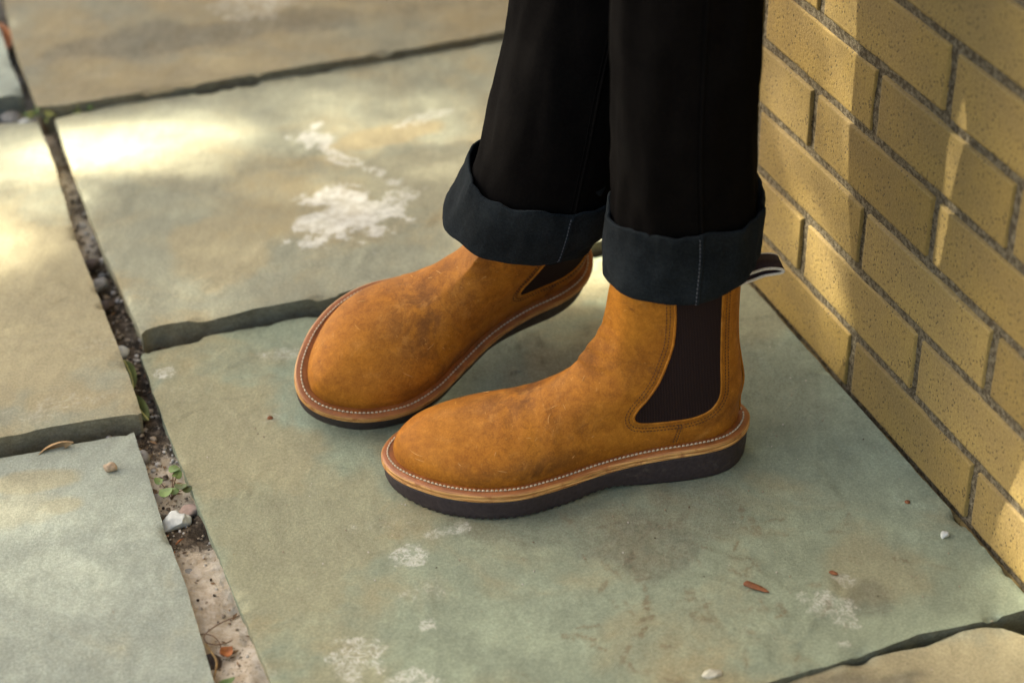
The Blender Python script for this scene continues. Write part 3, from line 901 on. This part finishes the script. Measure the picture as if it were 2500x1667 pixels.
person = empty('person', (.12, 1.42, 0))
tag(person, 'standing person in black cuffed trousers and tan leather pull-on boots, seen from the knees down', 'person')
PB = person.location.copy()
FH = (.2101 - PB.x, 1.3300 - PB.y); BH = (.0683 - PB.x, 1.5671 - PB.y)
boot_f = make_boot(person, FH, 3.2535, 0., 1, 'tan boot in front, seen from its side')
boot_b = make_boot(person, BH, 3.7714, -.4589, -1, 'tan boot behind, toe turned towards the camera and rolled inwards', .10)
tm, te = tab_mesh()
t_ = obj('pull_tab', tm, TAB, boot_f); obj('pull_tab_binding', te, CREAM, boot_f)

pi_ = math.pi
# trousers -------------------------------------------------------
def interp_rings(K, z):
    K = np.array(K, float); return [np.interp(z, K[:, 0], K[:, i]) for i in range(1, K.shape[1])]
def smooth_keys(K, n=12): return catmull(K, n)
FRONT = smooth_keys([(.155, .1435, 1.3375, .063, .062), (.20, .1450, 1.338, .062, .061), (.26, .1460, 1.331, .060, .059), (.36, .1395, 1.308, .058, .058), (.44, .1395, 1.304, .058, .0575), (.52, .1380, 1.301, .058, .057), (.64, .125, 1.335, .068, .068), (.80, .105, 1.38, .085, .085), (.98, .09, 1.41, .095, .10)])
BACK = smooth_keys([(.12, .002, 1.480, .071, .064), (.165, .016, 1.462, .069, .062), (.22, .034, 1.443, .064, .060), (.30, .052, 1.436, .063, .058), (.36, .066, 1.450, .064, .061), (.42, .075, 1.458, .065, .062), (.55, .082, 1.461, .066, .062), (.66, .088, 1.46, .074, .074), (.80, .09, 1.50, .085, .085), (.98, .09, 1.53, .095, .10)])
def leg_pt(K, z, th, grow=0., seed=0, wr=1.):
    cx, cy, a, b = interp_rings(K, z)
    ux, uy = interp_rings(K, z + .02)[:2]; lx, ly = interp_rings(K, z - .02)[:2]
    T = Vector(((ux - lx), (uy - ly), .04)).normalized()
    ex_ = Vector((1, 0, 0)); ex_ = (ex_ - T * T.x).normalized(); ey_ = T.cross(ex_)
    c, s = math.cos(th), math.sin(th)
    ex = 2 / 2.25
    x = math.copysign(abs(c) ** ex, c); y = math.copysign(abs(s) ** ex, s)
    w = wr * (-.0045 * abs(mnoise.noise(Vector((c * 2.1 + seed * 3, s * 2.1 + z * 3, z * 7.)))) + .0035 * mnoise.noise(Vector((c * 1.6 + seed, s * 1.6, z * 4.))) + .0022 * mnoise.noise(Vector((c * 3 + seed, s * 3, z * 9. + c * 2))) + .0012 * mnoise.noise(Vector((c * 5, s * 5 + seed, z * 38.))))
    return Vector((cx, cy, z)) + ex_ * (x * (a + grow + w)) + ey_ * (y * (b + grow + w))
def leg_rings(K, z0, z1, nz, nt, seed, off):
    V = []
    for i in range(nz):
        z = z0 + (z1 - z0) * i / (nz - 1)
        for k in range(nt):
            V.append(leg_pt(K, z, 2 * math.pi * k / nt, 0, seed) - PB)
    return V, grid_faces(nz, nt, True, off)
mb = MB()
V, F = leg_rings(FRONT, .232, .93, 90, 72, 1.3, 0); mb.add(V, F)
V, F = leg_rings(BACK, .198, .93, 90, 72, 5.1, 0); mb.add(V, F)
# seat of the trousers joining both legs
HIP = smooth_keys([(.78, .10, 1.465, .09, .15), (.86, .10, 1.465, .11, .165), (.95, .10, 1.465, .12, .17), (1.05, .10, 1.465, .105, .155)])
V, F = leg_rings(HIP, .80, 1.04, 20, 72, 2., 0)
F.append(tuple(range(72))[::-1]); F.append(tuple(19 * 72 + k for k in range(72))); mb.add(V, F)
trousers = obj('trousers', mb.mesh(), DENIM_BLACK, person)

SHIRT = smooth_keys([(1.0, .10, 1.465, .115, .165), (1.15, .115, 1.465, .11, .155), (1.32, .11, 1.465, .12, .19), (1.43, .105, 1.465, .09, .20), (1.48, .10, 1.465, .06, .10), (1.50, .095, 1.465, .055, .06)])
b_ = MB()
V, F = leg_rings(SHIRT, 1.0, 1.5, 24, 48, 3., 0); b_.add(V, F)
for sy in (-1, 1):
    pts = [(.105, 1.465 + sy * .18, 1.42), (.125, 1.465 + sy * .22, 1.2), (.06, 1.465 + sy * .23, 1.06), (-.02, 1.465 + sy * .20, .98)]
    b_.tube(catmull([tuple(Vector(p) - PB) for p in pts], 6), list(np.linspace(.058, .036, 19)), 14)
obj('shirt', b_.mesh(), DENIM_BLACK, person)
HEAD = smooth_keys([(1.49, .095, 1.465, .054, .056), (1.55, .088, 1.465, .056, .056), (1.59, .075, 1.465, .085, .066), (1.66, .08, 1.465, .098, .076), (1.73, .09, 1.465, .088, .07), (1.77, .095, 1.465, .03, .03)])
b_ = MB(); V, F = leg_rings(HEAD, 1.49, 1.77, 20, 32, 0., 0); F.append(tuple(19 * 32 + k for k in range(32))); b_.add(V, F)
obj('head', b_.mesh(), simple('skin', (.42, .25, .17), .5, .1, 60, .1), person)

sm_ = MB()
for K, sd, th, z0 in ((FRONT, 1.3, pi_ * 1.5 + .12, .24), (BACK, 5.1, pi_ * 1.5 + .3, .2)):
    sm_.tube([leg_pt(K, z, th, .0004, sd) - PB for z in np.linspace(z0, .9, 60)], .0014, 6)
    sm_.tube([leg_pt(K, z, th - .055, .0001, sd) - PB for z in np.linspace(z0, .9, 60)], .0006, 5)
obj('leg_seam', sm_.mesh(), DENIM_BLACK, trousers)

def cuff(K, seed, zb, zt, flare, parent, seam_th):
    nt = 120; V = []; prof = []
    for k in range(nt):
        th = 2 * math.pi * k / nt
        b, t = zb(th), zt(th)
        fl = flare(th)
        n1 = mnoise.noise(Vector((math.cos(th) * 1.7 + seed, math.sin(th) * 1.7, .3)))
        n2 = mnoise.noise(Vector((math.cos(th) * 3.1 + seed, math.sin(th) * 3.1, 7.3)))
        b += .0035 * n1; t += .0045 * n2
        row = [(b + .05, -.0012), (b + .02, -.001), (b + .006, .0), (b + .0008, .0020), (b, .0034), (b + .0010, .0050)]
        for q in np.linspace(.08, 1, 12):
            z = b + (t - b) * q
            g = .0052 + .0004 * math.sin(q * 3.1) + fl * (.25 + .75 * q) + .0030 * mnoise.noise(Vector((math.cos(th) * 2.6 + seed, math.sin(th) * 2.6, z * 22))) - .0042 * abs(mnoise.noise(Vector((math.cos(th) * 3.2 + seed * 2, math.sin(th) * 3.2, z * 9)))) + .0010 * mnoise.noise(Vector((math.cos(th) * 9 + seed, math.sin(th) * 9, z * 70)))
            row.append((z, g))
        row += [(t + .0012, row[-1][1] - .0009), (t + .0003, row[-1][1] - .0026), (t - .02, max(.001, row[-1][1] - .004)), (t - .05, .0008)]
        for z, g in row: V.append(leg_pt(K, z, th, g, 0, .6) - PB)
    m = len(row)
    F = []
    for k in range(nt):
        for i in range(m - 1):
            a, b2 = k * m + i, ((k + 1) % nt) * m + i
            F.append((a, b2, b2 + 1, a + 1))
    me = mesh(V, F)
    o = obj('trouser_cuff', me, DENIM_CUFF, parent)
    # seam welt and its stitching run up the cuff
    k = int(seam_th / (2 * math.pi) * nt) % nt
    P = [Vector(V[k * m + i]) for i in range(4, m - 4)]
    out = Vector((math.cos(seam_th), math.sin(seam_th), 0))
    s = MB(); s.tube([p + out * .0002 for p in P], .0013, 6)
    obj('cuff_seam', s.mesh(), DENIM_CUFF, o)
    d = MB()
    side = Vector((-out.y, out.x, 0))
    dashes([p + out * .0006 - side * .0022 for p in P], tuple(out * .0006), .0026, .0016, .00045, d)
    st = obj('cuff_stitching', d.mesh(), DENIM_THREAD, o); st['kind'] = 'stuff'
    return o
pi = math.pi
cuff(FRONT, 3., lambda th: .190 + .026 * max(0, math.cos(th)) ** 1.5 + .004 * max(0, -math.sin(th)), lambda th: .250 + .010 * max(0, math.cos(th)) ** 1.5 + .024 * max(0, -math.sin(th)), lambda th: .0005 + .003 * max(0, math.cos(th)), person, pi * 1.5 + .12)
cuff(BACK, 8., lambda th: .154 + .050 * max(0, math.cos(th)) ** 1.3 - .004 * max(0, -math.cos(th)) + .024 * max(0, -math.sin(th)), lambda th: .211 + .016 * max(0, math.cos(th)) + .017 * max(0, -math.sin(th)), lambda th: .0015, person, pi * 1.5 + .3)

# ================================================================== SMALL THINGS ON AND BETWEEN THE STONES
FACETS = [Vector((mnoise.noise(Vector((i * 7.1, 1, 2))), mnoise.noise(Vector((i * 5.3, 4, 8))), mnoise.noise(Vector((i * 3.7, 6, 1))) + .15)).normalized() for i in range(16)]
def pebble(name, loc, size, mat, seed, label, cat, rotz=0, group=None, sub=3, amp=.22, facet=0.):
    import bmesh
    bm = bmesh.new(); bmesh.ops.create_icosphere(bm, subdivisions=sub, radius=1)
    for v in bm.verts:
        n = mnoise.noise(v.co * 1.3 + Vector((seed * 3.1, 0, 0))) * amp + mnoise.noise(v.co * 3.5 + Vector((0, seed, 0))) * amp * .35
        v.co *= (1 + n)
        if facet:
            for q in FACETS[seed % 5:seed % 5 + 9]:
                dd = v.co.dot(q) - (1 - facet)
                if dd > 0: v.co -= q * dd * .9
        v.co.x *= size[0]; v.co.y *= size[1]; v.co.z *= size[2]
    me = bpy.data.meshes.new(name); bm.to_mesh(me); bm.free()
    me.polygons.foreach_set('use_smooth', [True] * len(me.polygons))
    o = obj(name, me, mat, None, loc); o.rotation_euler.z = rotz
    tag(o, label, cat, group); return o
PEB_WHITE = simple('white_quartz', (.52, .53, .46), .5, .2, 120, .5)
PEB_TAN = simple('tan_pebble', (.42, .31, .19), .7, .3, 200, .5)
PEB_GREY = simple('grey_pebble', (.22, .21, .18), .75, .3, 150, .5)
PEB_DARK = simple('dark_brown_pebble', (.07, .05, .036), .75, .3, 200, .5)
BARK = simple('rusty_brown_bark', (.20, .075, .028), .7, .45, 160, .6)
LEAF_G = simple('fresh_green_leaf', (.15, .21, .055), .5, .2, 120, .3)
LEAF_D = simple('olive_green_leaf', (.10, .12, .035), .5, .25, 120, .3)
LEAF_TAN = simple('dry_tan_leaf', (.42, .27, .12), .6, .3, 90, .4)
LEAF_OR = simple('rusty_orange_leaf', (.36, .13, .04), .6, .3, 90, .4)
STEM = simple('dry_brown_stem', (.15, .085, .04), .7, .3, 200, .4)
VEIN = simple('yellow_midrib', (.42, .40, .13), .6, .2, 120, .3)

pebble('pebble', (-.3638, 1.3185, .0038), (.0062, .0045, .0042), PEB_TAN, 1, 'small tan pebble lying alone on the pale flagstone at lower left', 'pebble', .3)
pebble('stone', (-.3003, 1.2555, -.010), (.0145, .0105, .010), PEB_WHITE, 2, 'white quartz stone lying in the sandy joint below the seedling', 'stone', .35, amp=.42, facet=.35, sub=4)
pebble('pebble', (.3611, 1.1972, .0030), (.0042, .0034, .0034), PEB_WHITE, 3, 'small white pebble on the flagstone beside the foot of the brick wall', 'pebble', .3, amp=.4, facet=.3)
pebble('stone_flake', (.1484, 1.0418, .0022), (.0085, .0055, .0026), simple('pale_flake', (.44, .42, .31), .8, .2, 200, .4), 4, 'pale cream stone flake at the bottom edge of the picture', 'stone flake', .25, amp=.45, facet=.35)
pebble('stone', (-.3405, 1.345, -.008), (.0068, .0085, .007), PEB_GREY, 5, 'oval grey pebble in the joint at the corner of the pale flagstone', 'pebble', .2)
pebble('stone', (-.3860, 1.512, -.007), (.0085, .007, .006), PEB_WHITE, 6, 'bluish white pebble in the joint at the corner of the middle flagstone', 'pebble', .2)
pebble('stone', (-.429, 1.632, -.006), (.013, .0085, .008), PEB_GREY, 7, 'flat grey stone wedged across the joint left of the middle flagstone', 'stone', .8, amp=.35, facet=.3)
pebble('stone', (-.4165, 1.594, -.007), (.011, .008, .007), PEB_DARK, 12, 'dark brown stone in the joint just below the flat grey stone', 'stone', .8, amp=.35, facet=.3)
pebble('stone', (-.444, 1.672, -.006), (.010, .008, .008), PEB_DARK, 8, 'dark brown stone in the joint just above the flat grey stone', 'stone', .5, amp=.35, facet=.3)
pebble('stone', (-.2785, 1.190, -.016), (.009, .014, .003), PEB_GREY, 9, 'blue grey stone sunk in the sand against the pale flagstone', 'stone', .4, amp=.35, facet=.3)
pebble('stone', (-.2905, 1.272, -.012), (.010, .008, .006), simple('pinkish_pebble', (.36, .26, .2), .8, .2, 150, .4), 10, 'pinkish stone in the joint between seedling and white stone', 'stone', .4, amp=.35, facet=.3)
pebble('seed', (-.2266, 1.3877, .002), (.0028, .0022, .002), BARK, 11, 'tiny rust brown seed on the flagstone just left of the rear boot toe', 'seed')
pebble('seed', (.2605, 1.155, .0015), (.0040, .0018, .0015), BARK, 14, 'small brown husk above the white crust near the wall', 'seed', -.5)
pebble('seed', (.3385, 1.2429, .0015), (.0024, .0020, .0015), BARK, 15, 'tiny brown speck on the flagstone near the brick wall', 'seed', -.5)
for i, (x, y, m, sx) in enumerate(((-.595, 2.005, PEB_GREY, .014), (-.575, 1.992, PEB_WHITE, .010), (-.618, 1.988, PEB_DARK, .013), (-.602, 2.055, PEB_WHITE, .009))):
    lab = ['grey stone in the wide joint at far left, beside the paler one', 'pale stone in the wide joint at far left, nearest the joint crossing', 'dark stone in the wide joint at far left, furthest left', 'white chip in the far left joint beside the pale slab corner'][i]
    pebble('stone', (x, y, -.006), (sx, sx * .8, sx * .7), m, 20 + i, lab, 'stone', i)

# flat acorn-cap disc
mbk = MB(); V = []; n = 20
for r, z in ((.0001, .0052), (.004, .0050), (.0072, .0036), (.0086, .0010), (.0086, -.003)):
    V += [(r * math.cos(2 * pi * k / n), r * math.sin(2 * pi * k / n), z + .0004 * math.sin(k * 2.3)) for k in range(n)]
mbk.add(V, grid_faces(5, n, True))
o = obj('acorn_cap', mbk.mesh(), PEB_DARK, None, (-.2480, 1.0850, -.014)); o.rotation_euler = (.25, .2, 0)
tag(o, 'round dark brown acorn cap on the sand beside the twining stem', 'acorn cap')

# wood chip
mbk = MB(); V = []
prof = [(-.0108, .0016, .0012), (-.0095, .0031, .0024), (-.004, .0032, .0026), (.003, .0026, .0024), (.009, .0016, .0016), (.0118, .0005, .0005)]
for x, w, h in prof:
    for k in range(10):
        a = 2 * pi * k / 10
        V.append((x, w * math.cos(a) * (1 + .15 * math.sin(3 * a + x * 500)), .0004 + h * (.55 + .55 * math.sin(a)) * (1 if math.sin(a) > -.5 else .7)))
F = grid_faces(6, 10, True); F.append(tuple(range(10))[::-1]); F.append(tuple(50 + k for k in range(10)))
mbk.add(V, F)
o = obj('wood_chip', mbk.mesh(), BARK, None, (.1945, 1.1392, .0012)); o.rotation_euler.z = -.55
tag(o, 'rust brown splinter of bark lying on the flagstone in front of the boots', 'wood chip')

def leaf_mesh(L, W, curl, fold, mat_seed=0, n=12, m=7):
    V = []
    for i in range(n):
        t = i / (n - 1); w = W * math.sin(pi * min(1, t * .97 + .015)) ** .8 * (1 - .25 * t)
        for j in range(m):
            s = j / (m - 1) * 2 - 1
            V.append((L * (t - .5), w * s * math.cos(fold * abs(s)), w * abs(s) * math.sin(fold) + curl * L * (t - .5) ** 2 + .0006 * math.sin(9 * t + 4 * s + mat_seed)))
    V2 = [(x, y, z - .0004) for x, y, z in V]
    F = grid_faces(n, m); F2 = [tuple(n * m + k for k in f[::-1]) for f in F]
    return V + V2, F + F2
def leaf(name, loc, L, W, rot, mat, label, cat='leaf', curl=.6, fold=.3, rib=False, seed=0):
    V, F = leaf_mesh(L, W, curl, fold, seed)
    o = obj(name, mesh(V, F), mat, None, loc); o.rotation_euler = rot
    tag(o, label, cat)
    if rib:
        b = MB(); b.tube([(L * (t - .5), 0, curl * L * (t - .5) ** 2 + .0008) for t in np.linspace(0, 1, 9)], .0009, 5)
        obj('midrib', b.mesh(), VEIN, o)
    return o
leaf('dead_leaf', (-.4215, 1.3585, -.001), .036, .011, (1.25, -.25, .30), LEAF_TAN, 'curled dry tan leaf sticking out behind the pale flagstone at left', 'dead leaf', 1.4, 1.15)
leaf('green_leaf', (-.3665, 1.4620, -.002), .046, .0105, (.55, .1, -1.25), LEAF_D, 'olive green leaf with yellow edge in the joint, upper of the pair', 'green leaf', .5, .5, True)
leaf('green_leaf', (-.3525, 1.4130, -.003), .044, .0105, (.35, .15, -.95), LEAF_D, 'olive green leaf in the joint, lower of the pair above the corner', 'green leaf', .5, .4, True)
leaf('green_leaf', (-.2330, 1.0560, -.008), .018, .0042, (.2, -.2, .5), LEAF_G, 'pale green leaf blade on the sand at the bottom of the joint', 'green leaf', .4, .3)
leaf('dead_leaf', (-.2365, 1.0930, -.010), .013, .0062, (.3, .1, .9), LEAF_OR, 'small brown triangular leaf scrap on the sand near the acorn cap', 'leaf scrap', .8, .3)
leaf('dead_leaf', (-.2130, 1.0440, -.008), .016, .006, (.2, 0, .2), LEAF_OR, 'orange leaf scrap in the joint at the bottom edge', 'leaf scrap', .6, .3)
leaf('dead_leaf', (-.6385, 2.2010, .006), .06, .013, (.4, .2, -1.15), LEAF_OR, 'rusty orange leaf in the far joint at the left edge', 'dead leaf', .6, .4)
leaf('dead_leaf', (-.3600, 1.4330, -.010), .020, .008, (.2, .1, -.8), LEAF_TAN, 'dry tan leaf scrap between the two olive leaves', 'leaf scrap', .6, .3, seed=2)
# needles
for i, (x, y, a) in enumerate(((-.2915, 1.2290, .9), (-.3045, 1.2340, 1.0), (-.2965, 1.2120, .8))):
    b = MB(); b.tube([(-.0045, 0, 0), (0, .0003, .0009), (.0045, 0, .0004)], [.0005, .0008, .0004], 6)
    o = obj('pine_needle', b.mesh(), LEAF_OR, None, (x, y, -.009)); o.rotation_euler.z = a
    tag(o, ['short orange needle just below the white quartz stone', 'short orange needle against the pale flagstone edge, left of the white stone', 'short orange needle on dark soil, lowest of the three'][i], 'needle', 'orange needles in the joint')

# twining stem
def stem(pts, r, name, label, cat, mat):
    b = MB(); b.tube(catmull(pts, 8), r, 6)
    o = obj(name, b.mesh(), mat); tag(o, label, cat); return o
stem([(-.2290, 1.1290, -.004), (-.2430, 1.1200, -.003), (-.2540, 1.1090, -.004), (-.2535, 1.1010, -.005), (-.2450, 1.0960, -.004), (-.2360, 1.1000, -.006), (-.2330, 1.1050, -.008)], .0005, 'tendril', 'thin dark tendril curled in a loop on the sand', 'tendril', STEM)
stem([(-.2640, 1.1085, -.006), (-.2560, 1.1085, -.004), (-.2480, 1.1060, -.004), (-.2420, 1.1000, -.007), (-.2400, 1.0900, -.009)], .0005, 'tendril', 'thin dark tendril crossing the looped one', 'tendril', STEM)
stem([(-.2530, 1.1000, -.007), (-.2480, 1.0900, -.005), (-.2420, 1.0780, -.005), (-.2420, 1.0640, -.006), (-.2440, 1.0500, -.008)], .0009, 'twig', 'thin tan twig running down the sandy joint', 'twig', simple('tan_twig', (.30, .19, .07), .6, .3, 200, .4))

# seedling with round leaves
sd = empty('seedling', (-.3070, 1.2900, -.012))
tag(sd, 'small green seedling with round leaves growing from the joint', 'seedling')
for i, (dx, dy, dz, w, m) in enumerate(((.002, .021, .018, .0062, LEAF_G), (.005, .015, .016, .005, LEAF_G), (-.011, .011, .013, .0045, LEAF_G), (-.003, -.006, .014, .0068, LEAF_G), (.004, -.003, .013, .0055, LEAF_G), (.011, .001, .015, .0068, LEAF_D), (.015, -.001, .013, .005, LEAF_D))):
    V = [(0, 0, 0)]; n = 14
    for k in range(n):
        a = 2 * pi * k / n; rr = w * (1 - .28 * math.exp(-((a - pi) / .35) ** 2))
        V.append((rr * math.cos(a), rr * .85 * math.sin(a), .0012 * math.cos(2 * a)))
    V += [(x, y, z - .0004) for x, y, z in V[:]]
    F = [(0, 1 + k, 1 + (k + 1) % n) for k in range(n)] + [(n + 1, n + 2 + (k + 1) % n, n + 2 + k) for k in range(n)]
    o = obj('leaf', mesh(V, F), m, sd, (dx, dy, dz)); o.rotation_euler = (random.uniform(-.3, .3), random.uniform(-.3, .3), random.uniform(0, 6))
    b = MB(); b.tube([(0, 0, 0), (dx * .5, dy * .5, dz * .7), (dx, dy, dz)], .0005, 5)
    obj('stem', b.mesh(), STEM, sd)

# small weeds at the far crossing
def weed(loc, n, size, label, seed):
    rr = random.Random(seed); w = empty('weed', loc); tag(w, label, 'weed')
    for i in range(n):
        a = rr.uniform(0, 6.28); d = size * rr.uniform(.1, .9); h = size * rr.uniform(.15, .8)
        V, F = leaf_mesh(size * rr.uniform(.35, .6), size * rr.uniform(.12, .22), .4, .3)
        o = obj('leaf', mesh(V, F), rr.choice((LEAF_G, LEAF_G, WEED_Y)), w, (d * math.cos(a), d * math.sin(a) * .6, h)); o.rotation_euler = (rr.uniform(-.5, .5), rr.uniform(-.6, .3), a)
    b = MB()
    for k in range(4): b.tube([(0, 0, -.02), (rr.uniform(-1, 1) * size * .3, rr.uniform(-1, 1) * size * .2, size * .3)], .0006, 5)
    obj('stem', b.mesh(), STEM, w)
WEED_Y = simple('yellow_green_leaf', (.30, .31, .09), .6, .2, 120, .3)
weed((-.5480, 1.9800, .004), 18, .022, 'clump of yellow green weed at the crossing of the joints', 1)
weed((-.5080, 1.9880, .008), 14, .018, 'yellow green weed sprig rising just right of the joint crossing', 2)
weed((-.4320, 2.0140, .008), 10, .014, 'small green weed further right in the far joint', 3)
weed((-.3830, 2.0260, .008), 7, .010, 'tiniest green weed, rightmost in the far joint', 4)

# loose gravel in the joints, one mass
gv = MB(); rr = random.Random(9)
ico = [(0, 0, 1), (.89, 0, .45), (.28, .85, .45), (-.72, .53, .45), (-.72, -.53, .45), (.28, -.85, .45), (.72, .53, -.45), (-.28, .85, -.45), (-.89, 0, -.45), (-.28, -.85, -.45), (.72, -.53, -.45), (0, 0, -1)]
icf = [(0, 1, 2), (0, 2, 3), (0, 3, 4), (0, 4, 5), (0, 5, 1), (1, 6, 2), (2, 7, 3), (3, 8, 4), (4, 9, 5), (5, 10, 1), (6, 7, 2), (7, 8, 3), (8, 9, 4), (9, 10, 5), (10, 6, 1), (11, 7, 6), (11, 8, 7), (11, 9, 8), (11, 10, 9), (11, 6, 10)]
for _ in range(2600):
    y = rr.uniform(.95, 2.3)
    if y < 1.22 and rr.random() < .8: continue
    y = y; u = rr.uniform(-.035, .035)
    x = -.3405 - (y - 1.385) * .374 + u; yy = y + u * .35
    s = rr.choice((.0008, .0010, .0013, .0018, .0032 if y > 1.3 else .0014))
    z = -.0135 + float((fbm(np.array([x]), np.array([yy]), 30, 4, .6)[0] - .5) * .0165) + s * .3
    e = Vector((rr.uniform(.7, 1.3), rr.uniform(.7, 1.3), rr.uniform(.5, .9))) * s
    gv.add([(x + a * e.x * rr.uniform(.85, 1.15), yy + b * e.y * rr.uniform(.85, 1.15), z + c * e.z) for a, b, c in ico], icf)
def gravel_mat():
    k = NT('mixed_grit', .85, .2)
    c = k.mix(k.ramp(k.noise(70, 2), .35, .5), (.05, .035, .022), (.30, .24, .16)); c = k.mix(k.ramp(k.noise(55, 1, vec=k.mapv((1, 1, 1), (1, 2, 3))), .56, .62), c, (.5, .46, .38))
    k.col(c); return k.m
lt = MB()
for _ in range(260):
    y = rr.uniform(.95, 2.2); u = rr.uniform(-.03, .03)
    x = -.3405 - (y - 1.385) * .374 + u; yy = y + u * .35
    z = -.0125 + float((fbm(np.array([x]), np.array([yy]), 30, 4, .6)[0] - .5) * .0165)
    a = rr.uniform(0, 6.28); L = rr.uniform(.0015, .006); W = L * rr.uniform(.15, .6); t = rr.uniform(-.5, .5) * L
    dx, dy = math.cos(a) * L, math.sin(a) * L; ex, ey = -math.sin(a) * W, math.cos(a) * W
    lt.add([(x - dx, yy - dy, z - t), (x + ex, yy + ey, z + W * .5), (x + dx, yy + dy, z + t), (x - ex, yy - ey, z + W * .2)], [(0, 1, 2, 3)])
l_ = obj('leaf_litter', lt.mesh(False), simple('litter_brown', (.17, .10, .045), .8, .6, 90, .3)); tag(l_, 'brown leaf bits and needles littering the sandy joints', kind='stuff')
g_ = obj('gravel', gv.mesh(), gravel_mat()); tag(g_, 'loose grit and gravel lying in the open joints', kind='stuff')
# fine crumbs scattered over the stones
cr = MB()
for _ in range(420):
    x = rr.uniform(-.33, .38); y = rr.uniform(1.0, 1.6)
    if x < -.3405 - (y - 1.385) * .374 + .03 or x > wallx(y) - .01: continue
    s = rr.choice((.0004, .0005, .0006, .0009))
    cr.add([(x + a * s * rr.uniform(.7, 1.4), y + b * s * rr.uniform(.7, 1.4), .0008 + c * s * .6) for a, b, c in ico], icf)
c_ = obj('crumbs', cr.mesh(), gravel_mat()); tag(c_, 'fine dark and pale crumbs scattered on the flagstones', kind='stuff')

# ================================================================== TREE that shades the patio (stands up-sun, out of the picture)
def lit_target(x, y, z):
    """how open the crown is towards a point of the patio: 1 = gap"""
    # slide along the sun ray to the ground plane
    k = z / TO_SUN.z
    gx, gy = x - TO_SUN.x * k, y - TO_SUN.y * k
    v = .30
    for (cx, cy, rx, ry, an, st) in GAPS:
        c, s = math.cos(an), math.sin(an)
        dx, dy = gx - cx, gy - cy
        d = math.hypot((dx * c + dy * s) / rx, (-dx * s + dy * c) / ry)
        v = max(v, st * max(0., min(1., (1.4 - d) / .45)))
    return v, gx, gy
GAPS = [(-.43, 1.89, .15, .07, .25, .92), (-.28, 1.93, .17, .08, .3, .72), (-.33, 1.83, .16, .08, .3, .5), (-.55, 1.74, .09, .10, .2, .86), (-.48, 1.62, .10, .12, .2, .55), (-.13, 1.86, .16, .13, .3, .72), (-.25, 1.72, .14, .09, .2, .45), (-.36, 2.03, .15, .03, .3, .5),
        (-.72, 2.1, .12, .12, 0, .8), (-.45, 1.22, .10, .09, .1, .7), (.07, 1.64, .10, .06, 0, .9), (.20, 1.60, .12, .07, 0, .3),
        (.32, 1.49, .10, .08, 0, .4), (.36, .985, .14, .08, .3, .62), (.16, 1.8, .10, .16, 0, .6), (.62, 1.28, .36, .165, -.38, .70), (.46, 1.095, .05, .06, .3, .8), (.1, 1.80, .2, .1, 0, .5), (-.30, 1.62, .12, .1, .2, .42), (-.20, 1.40, .10, .10, .2, .5)]
tree = empty('tree', (0, 0, 0))
CD = 7.0
cc = Vector((-.05, 1.55, 0)) + TO_SUN * CD
tree.location = (cc.x - .9, cc.y + .8, -.05)
tag(tree, 'leafy shade tree standing outside the picture, up-sun of the patio', 'tree')
TL = tree.location.copy()
tb = MB()
trunk_pts = [Vector((0, 0, 0)), Vector((.05, -.02, 1.2)), Vector((.0, .0, 2.3)), Vector((.1, -.1, 2.9)), Vector((.2, -.2, 3.4))]
tb.tube(catmull([tuple(p) for p in trunk_pts], 6), list(np.linspace(.19, .05, 25)), 12)
nb_ = 0
for k in range(60):
    a = 2.4 * k; q = trunk_pts[4] + Vector((0, 0, -.2))
    rr_ = .5 + .9 * ((k * .618) % 1)
    e = Vector((math.cos(a) * rr_ * 1.4 + .6, math.sin(a) * rr_ * 1.4 - .55, 4.5 + .7 * math.sin(k * 2.2)))
    P = catmull([tuple(q), tuple((q + e) / 2 + Vector((0, 0, -.15))), tuple(e)], 10)
    if max(lit_target(*(Vector(p) + TL))[0] for p in P) > .3: continue
    tb.tube(P, list(np.linspace(.022, .005, len(P))), 7); nb_ += 1
    if nb_ > 11: break
obj('trunk', tb.mesh(), simple('grey_brown_bark', (.12, .09, .065), .9, .4, 30, .8), tree)
rl = np.random.default_rng(21)
lv = []; lf = []
count = 0
for _ in range(150000):
    d = rl.normal(size=3); d /= np.linalg.norm(d); rad = rl.random() ** .4
    P = np.array([cc.x, cc.y, cc.z]) + d * rad * np.array([1.9, 1.9, 1.15])
    op, gx, gy = lit_target(*P)
    keep = .3
    if -.95 < gx < 1.3 and .7 < gy < 2.9: keep = 1 - op
    if rl.random() > keep: continue
    # clumps
    if mnoise.noise(Vector(P * 2.4)) < -.28 and rl.random() < .25: continue
    L = rl.uniform(.016, .027); W = L * rl.uniform(.45, .65)
    a = rl.normal(size=3); a /= np.linalg.norm(a); b = np.cross(a, rl.normal(size=3)); b /= np.linalg.norm(b)
    i = len(lv)
    lv += [P - a * L, P + b * W - a * L * .1, P + a * L, P - b * W - a * L * .1]
    lf.append((i, i + 1, i + 2, i + 3)); count += 1
    if count > 70000: break
crown = obj('crown', mesh(lv, lf, False), None, tree)
crown.data.materials.append(simple('canopy_leaf', (.07, .11, .03), .55, .3, 8, .1))
crown.location = -TL
crown['kind'] = 'stuff'
print('leaves', count)
